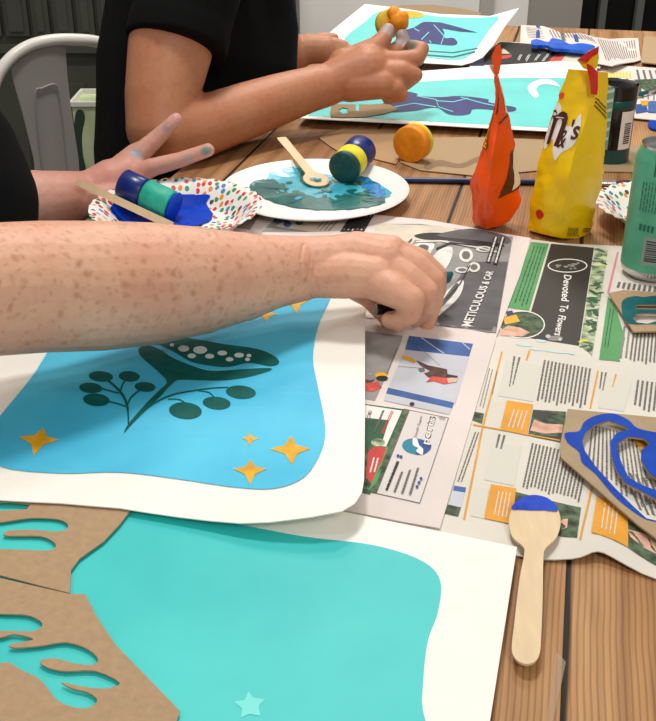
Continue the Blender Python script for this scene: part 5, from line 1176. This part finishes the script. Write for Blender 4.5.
# hand
px_chain(mb, [(328, 84, 1.54, 20.5), (350, 75, 1.545, 23), (366, 70, 1.545, 24)], 20)
px_chain(mb, [(345, 66, 1.55, 18), (372, 58, 1.55, 15)], 16); px_chain(mb, [(350, 84, 1.54, 18), (382, 84, 1.535, 15)], 16)
px_chain(mb, [(360, 56, 1.55, 13), (376, 47, 1.55, 10.5), (384, 38, 1.552, 8.5), (388, 30, 1.555, 7)], 16)
px_chain(mb, [(370, 58, 1.56, 12), (394, 52, 1.575, 9), (404, 44, 1.58, 7.5), (402, 35, 1.575, 6.5)], 16)
px_chain(mb, [(372, 62, 1.55, 14), (396, 61, 1.55, 10), (417, 58, 1.55, 8.5), (422, 49, 1.555, 7.5), (411, 46, 1.56, 6.5)], 16)
px_chain(mb, [(378, 74, 1.54, 14), (402, 72, 1.54, 10.5), (415, 75, 1.545, 8), (404, 84, 1.555, 7.5)], 16)
px_chain(mb, [(376, 86, 1.535, 13), (396, 88, 1.535, 9.5), (402, 95, 1.54, 7), (388, 98, 1.55, 6.5)], 16)
# torso, other arm, head
chain(mb, [(Vector((-0.26, 1.70, 0.52)), 0.11), (Vector((-0.22, 1.70, 0.80)), 0.10), (Vector((-0.20, 1.68, 0.98)), 0.09)], 20)
chain(mb, [(s2 + Vector((0, 0.05, -0.02)), 0.05), (Vector((-0.20, 1.82, 1.07)), 0.05)], 20)
chain(mb, [(Vector((-0.19, 1.66, 1.05)), 0.06), (Vector((-0.14, 1.65, 1.20)), 0.05)], 18)
chain(mb, [(Vector((-0.20, 1.83, 1.07)), 0.050), (Vector((-0.17, 1.90, 0.88)), 0.042), (W(292, 54, 1.90), 19 * 1.9 / F)], 20)
px_chain(mb, [(292, 54, 1.90, 16), (308, 49, 1.90, 15), (325, 49, 1.90, 14)], 16)
for a_, b_, r_, x_ in ((0, -8, 5.5, 344), (3, -3, 5.5, 350), (6, 3, 5.5, 348), (10, 8, 5, 342)): px_chain(mb, [(322, 50 + b_ * 0.7, 1.90, 8), (335, 51 + b_ * 0.9, 1.895, 6.5), (x_, 53 + b_ * 0.9, 1.895, r_)], 12)
px_chain(mb, [(308, 44, 1.91, 8), (322, 38, 1.92, 6), (334, 38, 1.92, 5)], 12)
hc2 = Vector((-0.09, 1.65, 1.31)); head(mb, hc2, (0.9, 0.1, 0))
silver = (170, 165, 170)
bodyb = grow('body', mb, 0.0024, 4, 'skin2', pb, stains=[(W(388, 28, 1.545), 0.016, silver, 0.75), (W(402, 36, 1.565), 0.020, silver, 0.85), (W(411, 45, 1.55), 0.013, (90, 100, 90), 0.9), (W(382, 40, 1.545), 0.012, (190, 130, 120), 0.4)])
mb = MB()
px_chain(mb, [(188, 235, 1.66, 88), (188, 150, 1.66, 92), (196, 70, 1.66, 98), (200, 20, 1.65, 94), (200, -60, 1.62, 88)], 32)
px_chain(mb, [(255, 70, 1.62, 42), (258, 30, 1.62, 41), (240, -40, 1.60, 50)], 28)
mb.ball(W(130, -70, 1.60), 0.08, 20)
px_chain(mb, [(181, -90, 1.42, 58), (181, -60, 1.42, 54)], 28)
a_, b_ = W(202, -80, 1.43), W(176, 48, 1.415); mb.tube([a_, a_ + (b_ - a_) * 0.5, b_], [58 * 1.42 / F, 53 * 1.42 / F, 49 * 1.42 / F], 32); c_ = b_ + (a_ - b_) * 0.17
mb.tube([b_, c_], [52 * 1.42 / F, 52 * 1.42 / F], 32)
chain(mb, [(s2 + Vector((0, 0.03, -0.01)), 0.075), (Vector((-0.20, 1.83, 1.07)), 0.072)], 24)
chain(mb, [(Vector((-0.20, 1.83, 1.07)), 0.072), (Vector((-0.185, 1.88, 0.98)), 0.062)], 20)
grow('black_tee', mb, 0.005, 3, 'tee', pb, extra=lambda p, n_: p + n_ * 0.003 * noise.noise(Vector((p.x * 14, p.y * 14, p.z * 10))))
mb = MB()
for s_ in (-1, 1): chain(mb, [(Vector((-0.30, 1.66 + 0.09 * s_, 0.53)), 0.09), (Vector((0.08, 1.66 + 0.11 * s_, 0.53)), 0.068), (Vector((0.06, 1.66 + 0.12 * s_, 0.09)), 0.045)], 18)
grow('trousers', mb, 0.009, 4, 'trousers', pb)
for s_ in (-1, 1): mb = MB(); mb.ball(Vector((0.10, 1.66 + 0.12 * s_, 0.04)), (0.12, 0.05, 0.04), 16); mb.build('shoe', 'shoe', pb, True)
face(hc2, (0.9, 0.1, 0), pb, 'hair')
# dabber held between thumb and finger
hb_ = W(397, 20, 1.58)
hd_ = thing('paint_dabber', hb_, 'orange-smeared yellow foam dabber pinched in the tanned hand', 'paint dabber')
axd = (W(402, 21, 1.56) - W(384, 26, 1.60)).normalized()
autosm(MB().lathe([(0, 0), (0.018, 0), (0.021, 0.003), (0.022, 0.010), (0.019, 0.014), (0, 0.0145)], W(385, 25, 1.60), 32, axis=axd).build('handle', mat('dull_yellow', (206, 170, 36), 0.6, 0.06, 60), hd_), 60)
mb = MB()
for k in range(10): mb.ball(W(399, 20, 1.575) + Vector((random.uniform(-.010, .010), random.uniform(-.006, .006), random.uniform(-.010, .010))), random.uniform(0.008, 0.012), 14)
grow('orange_sponge', mb, 0.0018, 7, 'foam_orange', hd_)

# ------------------------------------------------------------------ light
def area(name, loc, size, power, colr=(1, 0.95, 0.88), look=None):
    l = bpy.data.lights.new(name, 'AREA'); l.shape = 'DISK'; l.size = size; l.energy = power; l.color = colr
    o = bpy.data.objects.new(name, l); C.objects.link(o); o.location = loc
    d = Vector(look) - Vector(loc) if look else Vector((0, 0, -1)); o.rotation_euler = d.to_track_quat('-Z', 'Y').to_euler(); return o
area('ceiling_lamp_main', (-0.15, 1.35, 2.6), 0.35, 21, (1, 0.97, 0.93))
area('fill_light_near', (0.5, -1.0, 2.3), 0.5, 17, look=(0.2, 1.0, 0.75))  # unseen fill light, added to brighten upright faces from the viewer's side
area('ceiling_lamp_far', (0.4, 2.5, 2.6), 0.4, 19)
area('fill_light_back', (0.1, 3.0, 2.5), 0.4, 13)  # added light with no visible source, lifts the dim back wall
area('ceiling_lamp_left', (-1.3, 0.2, 2.6), 0.5, 6)
w = bpy.data.worlds.new('world'); bpy.context.scene.world = w; w.use_nodes = True
w.node_tree.nodes['Background'].inputs[0].default_value = (1.0, 0.97, 0.93, 1); w.node_tree.nodes['Background'].inputs[1].default_value = 0.36
vs = bpy.context.scene.view_settings; vs.view_transform = 'Standard'; vs.look = 'None'; vs.exposure = -0.12; vs.gamma = 1

GROUPS = {'newspaper': 'newspapers spread over the table', 'painting': 'painted sheets on the table', 'stencil': 'card stencils', 'paint dabber': 'foam paint dabbers', 'bowl': 'confetti paper bowls', 'sweet bag': 'standing sweet bags', 'card': 'tan card sheets', 'scrap': 'bright blue scraps', 'spoon': 'wooden spoons', 'brush': 'paint brushes', 'person': 'people at the table'}
for o in bpy.context.scene.objects:
    if o.parent is None and o.get('category') in GROUPS: o['group'] = GROUPS[o['category']]
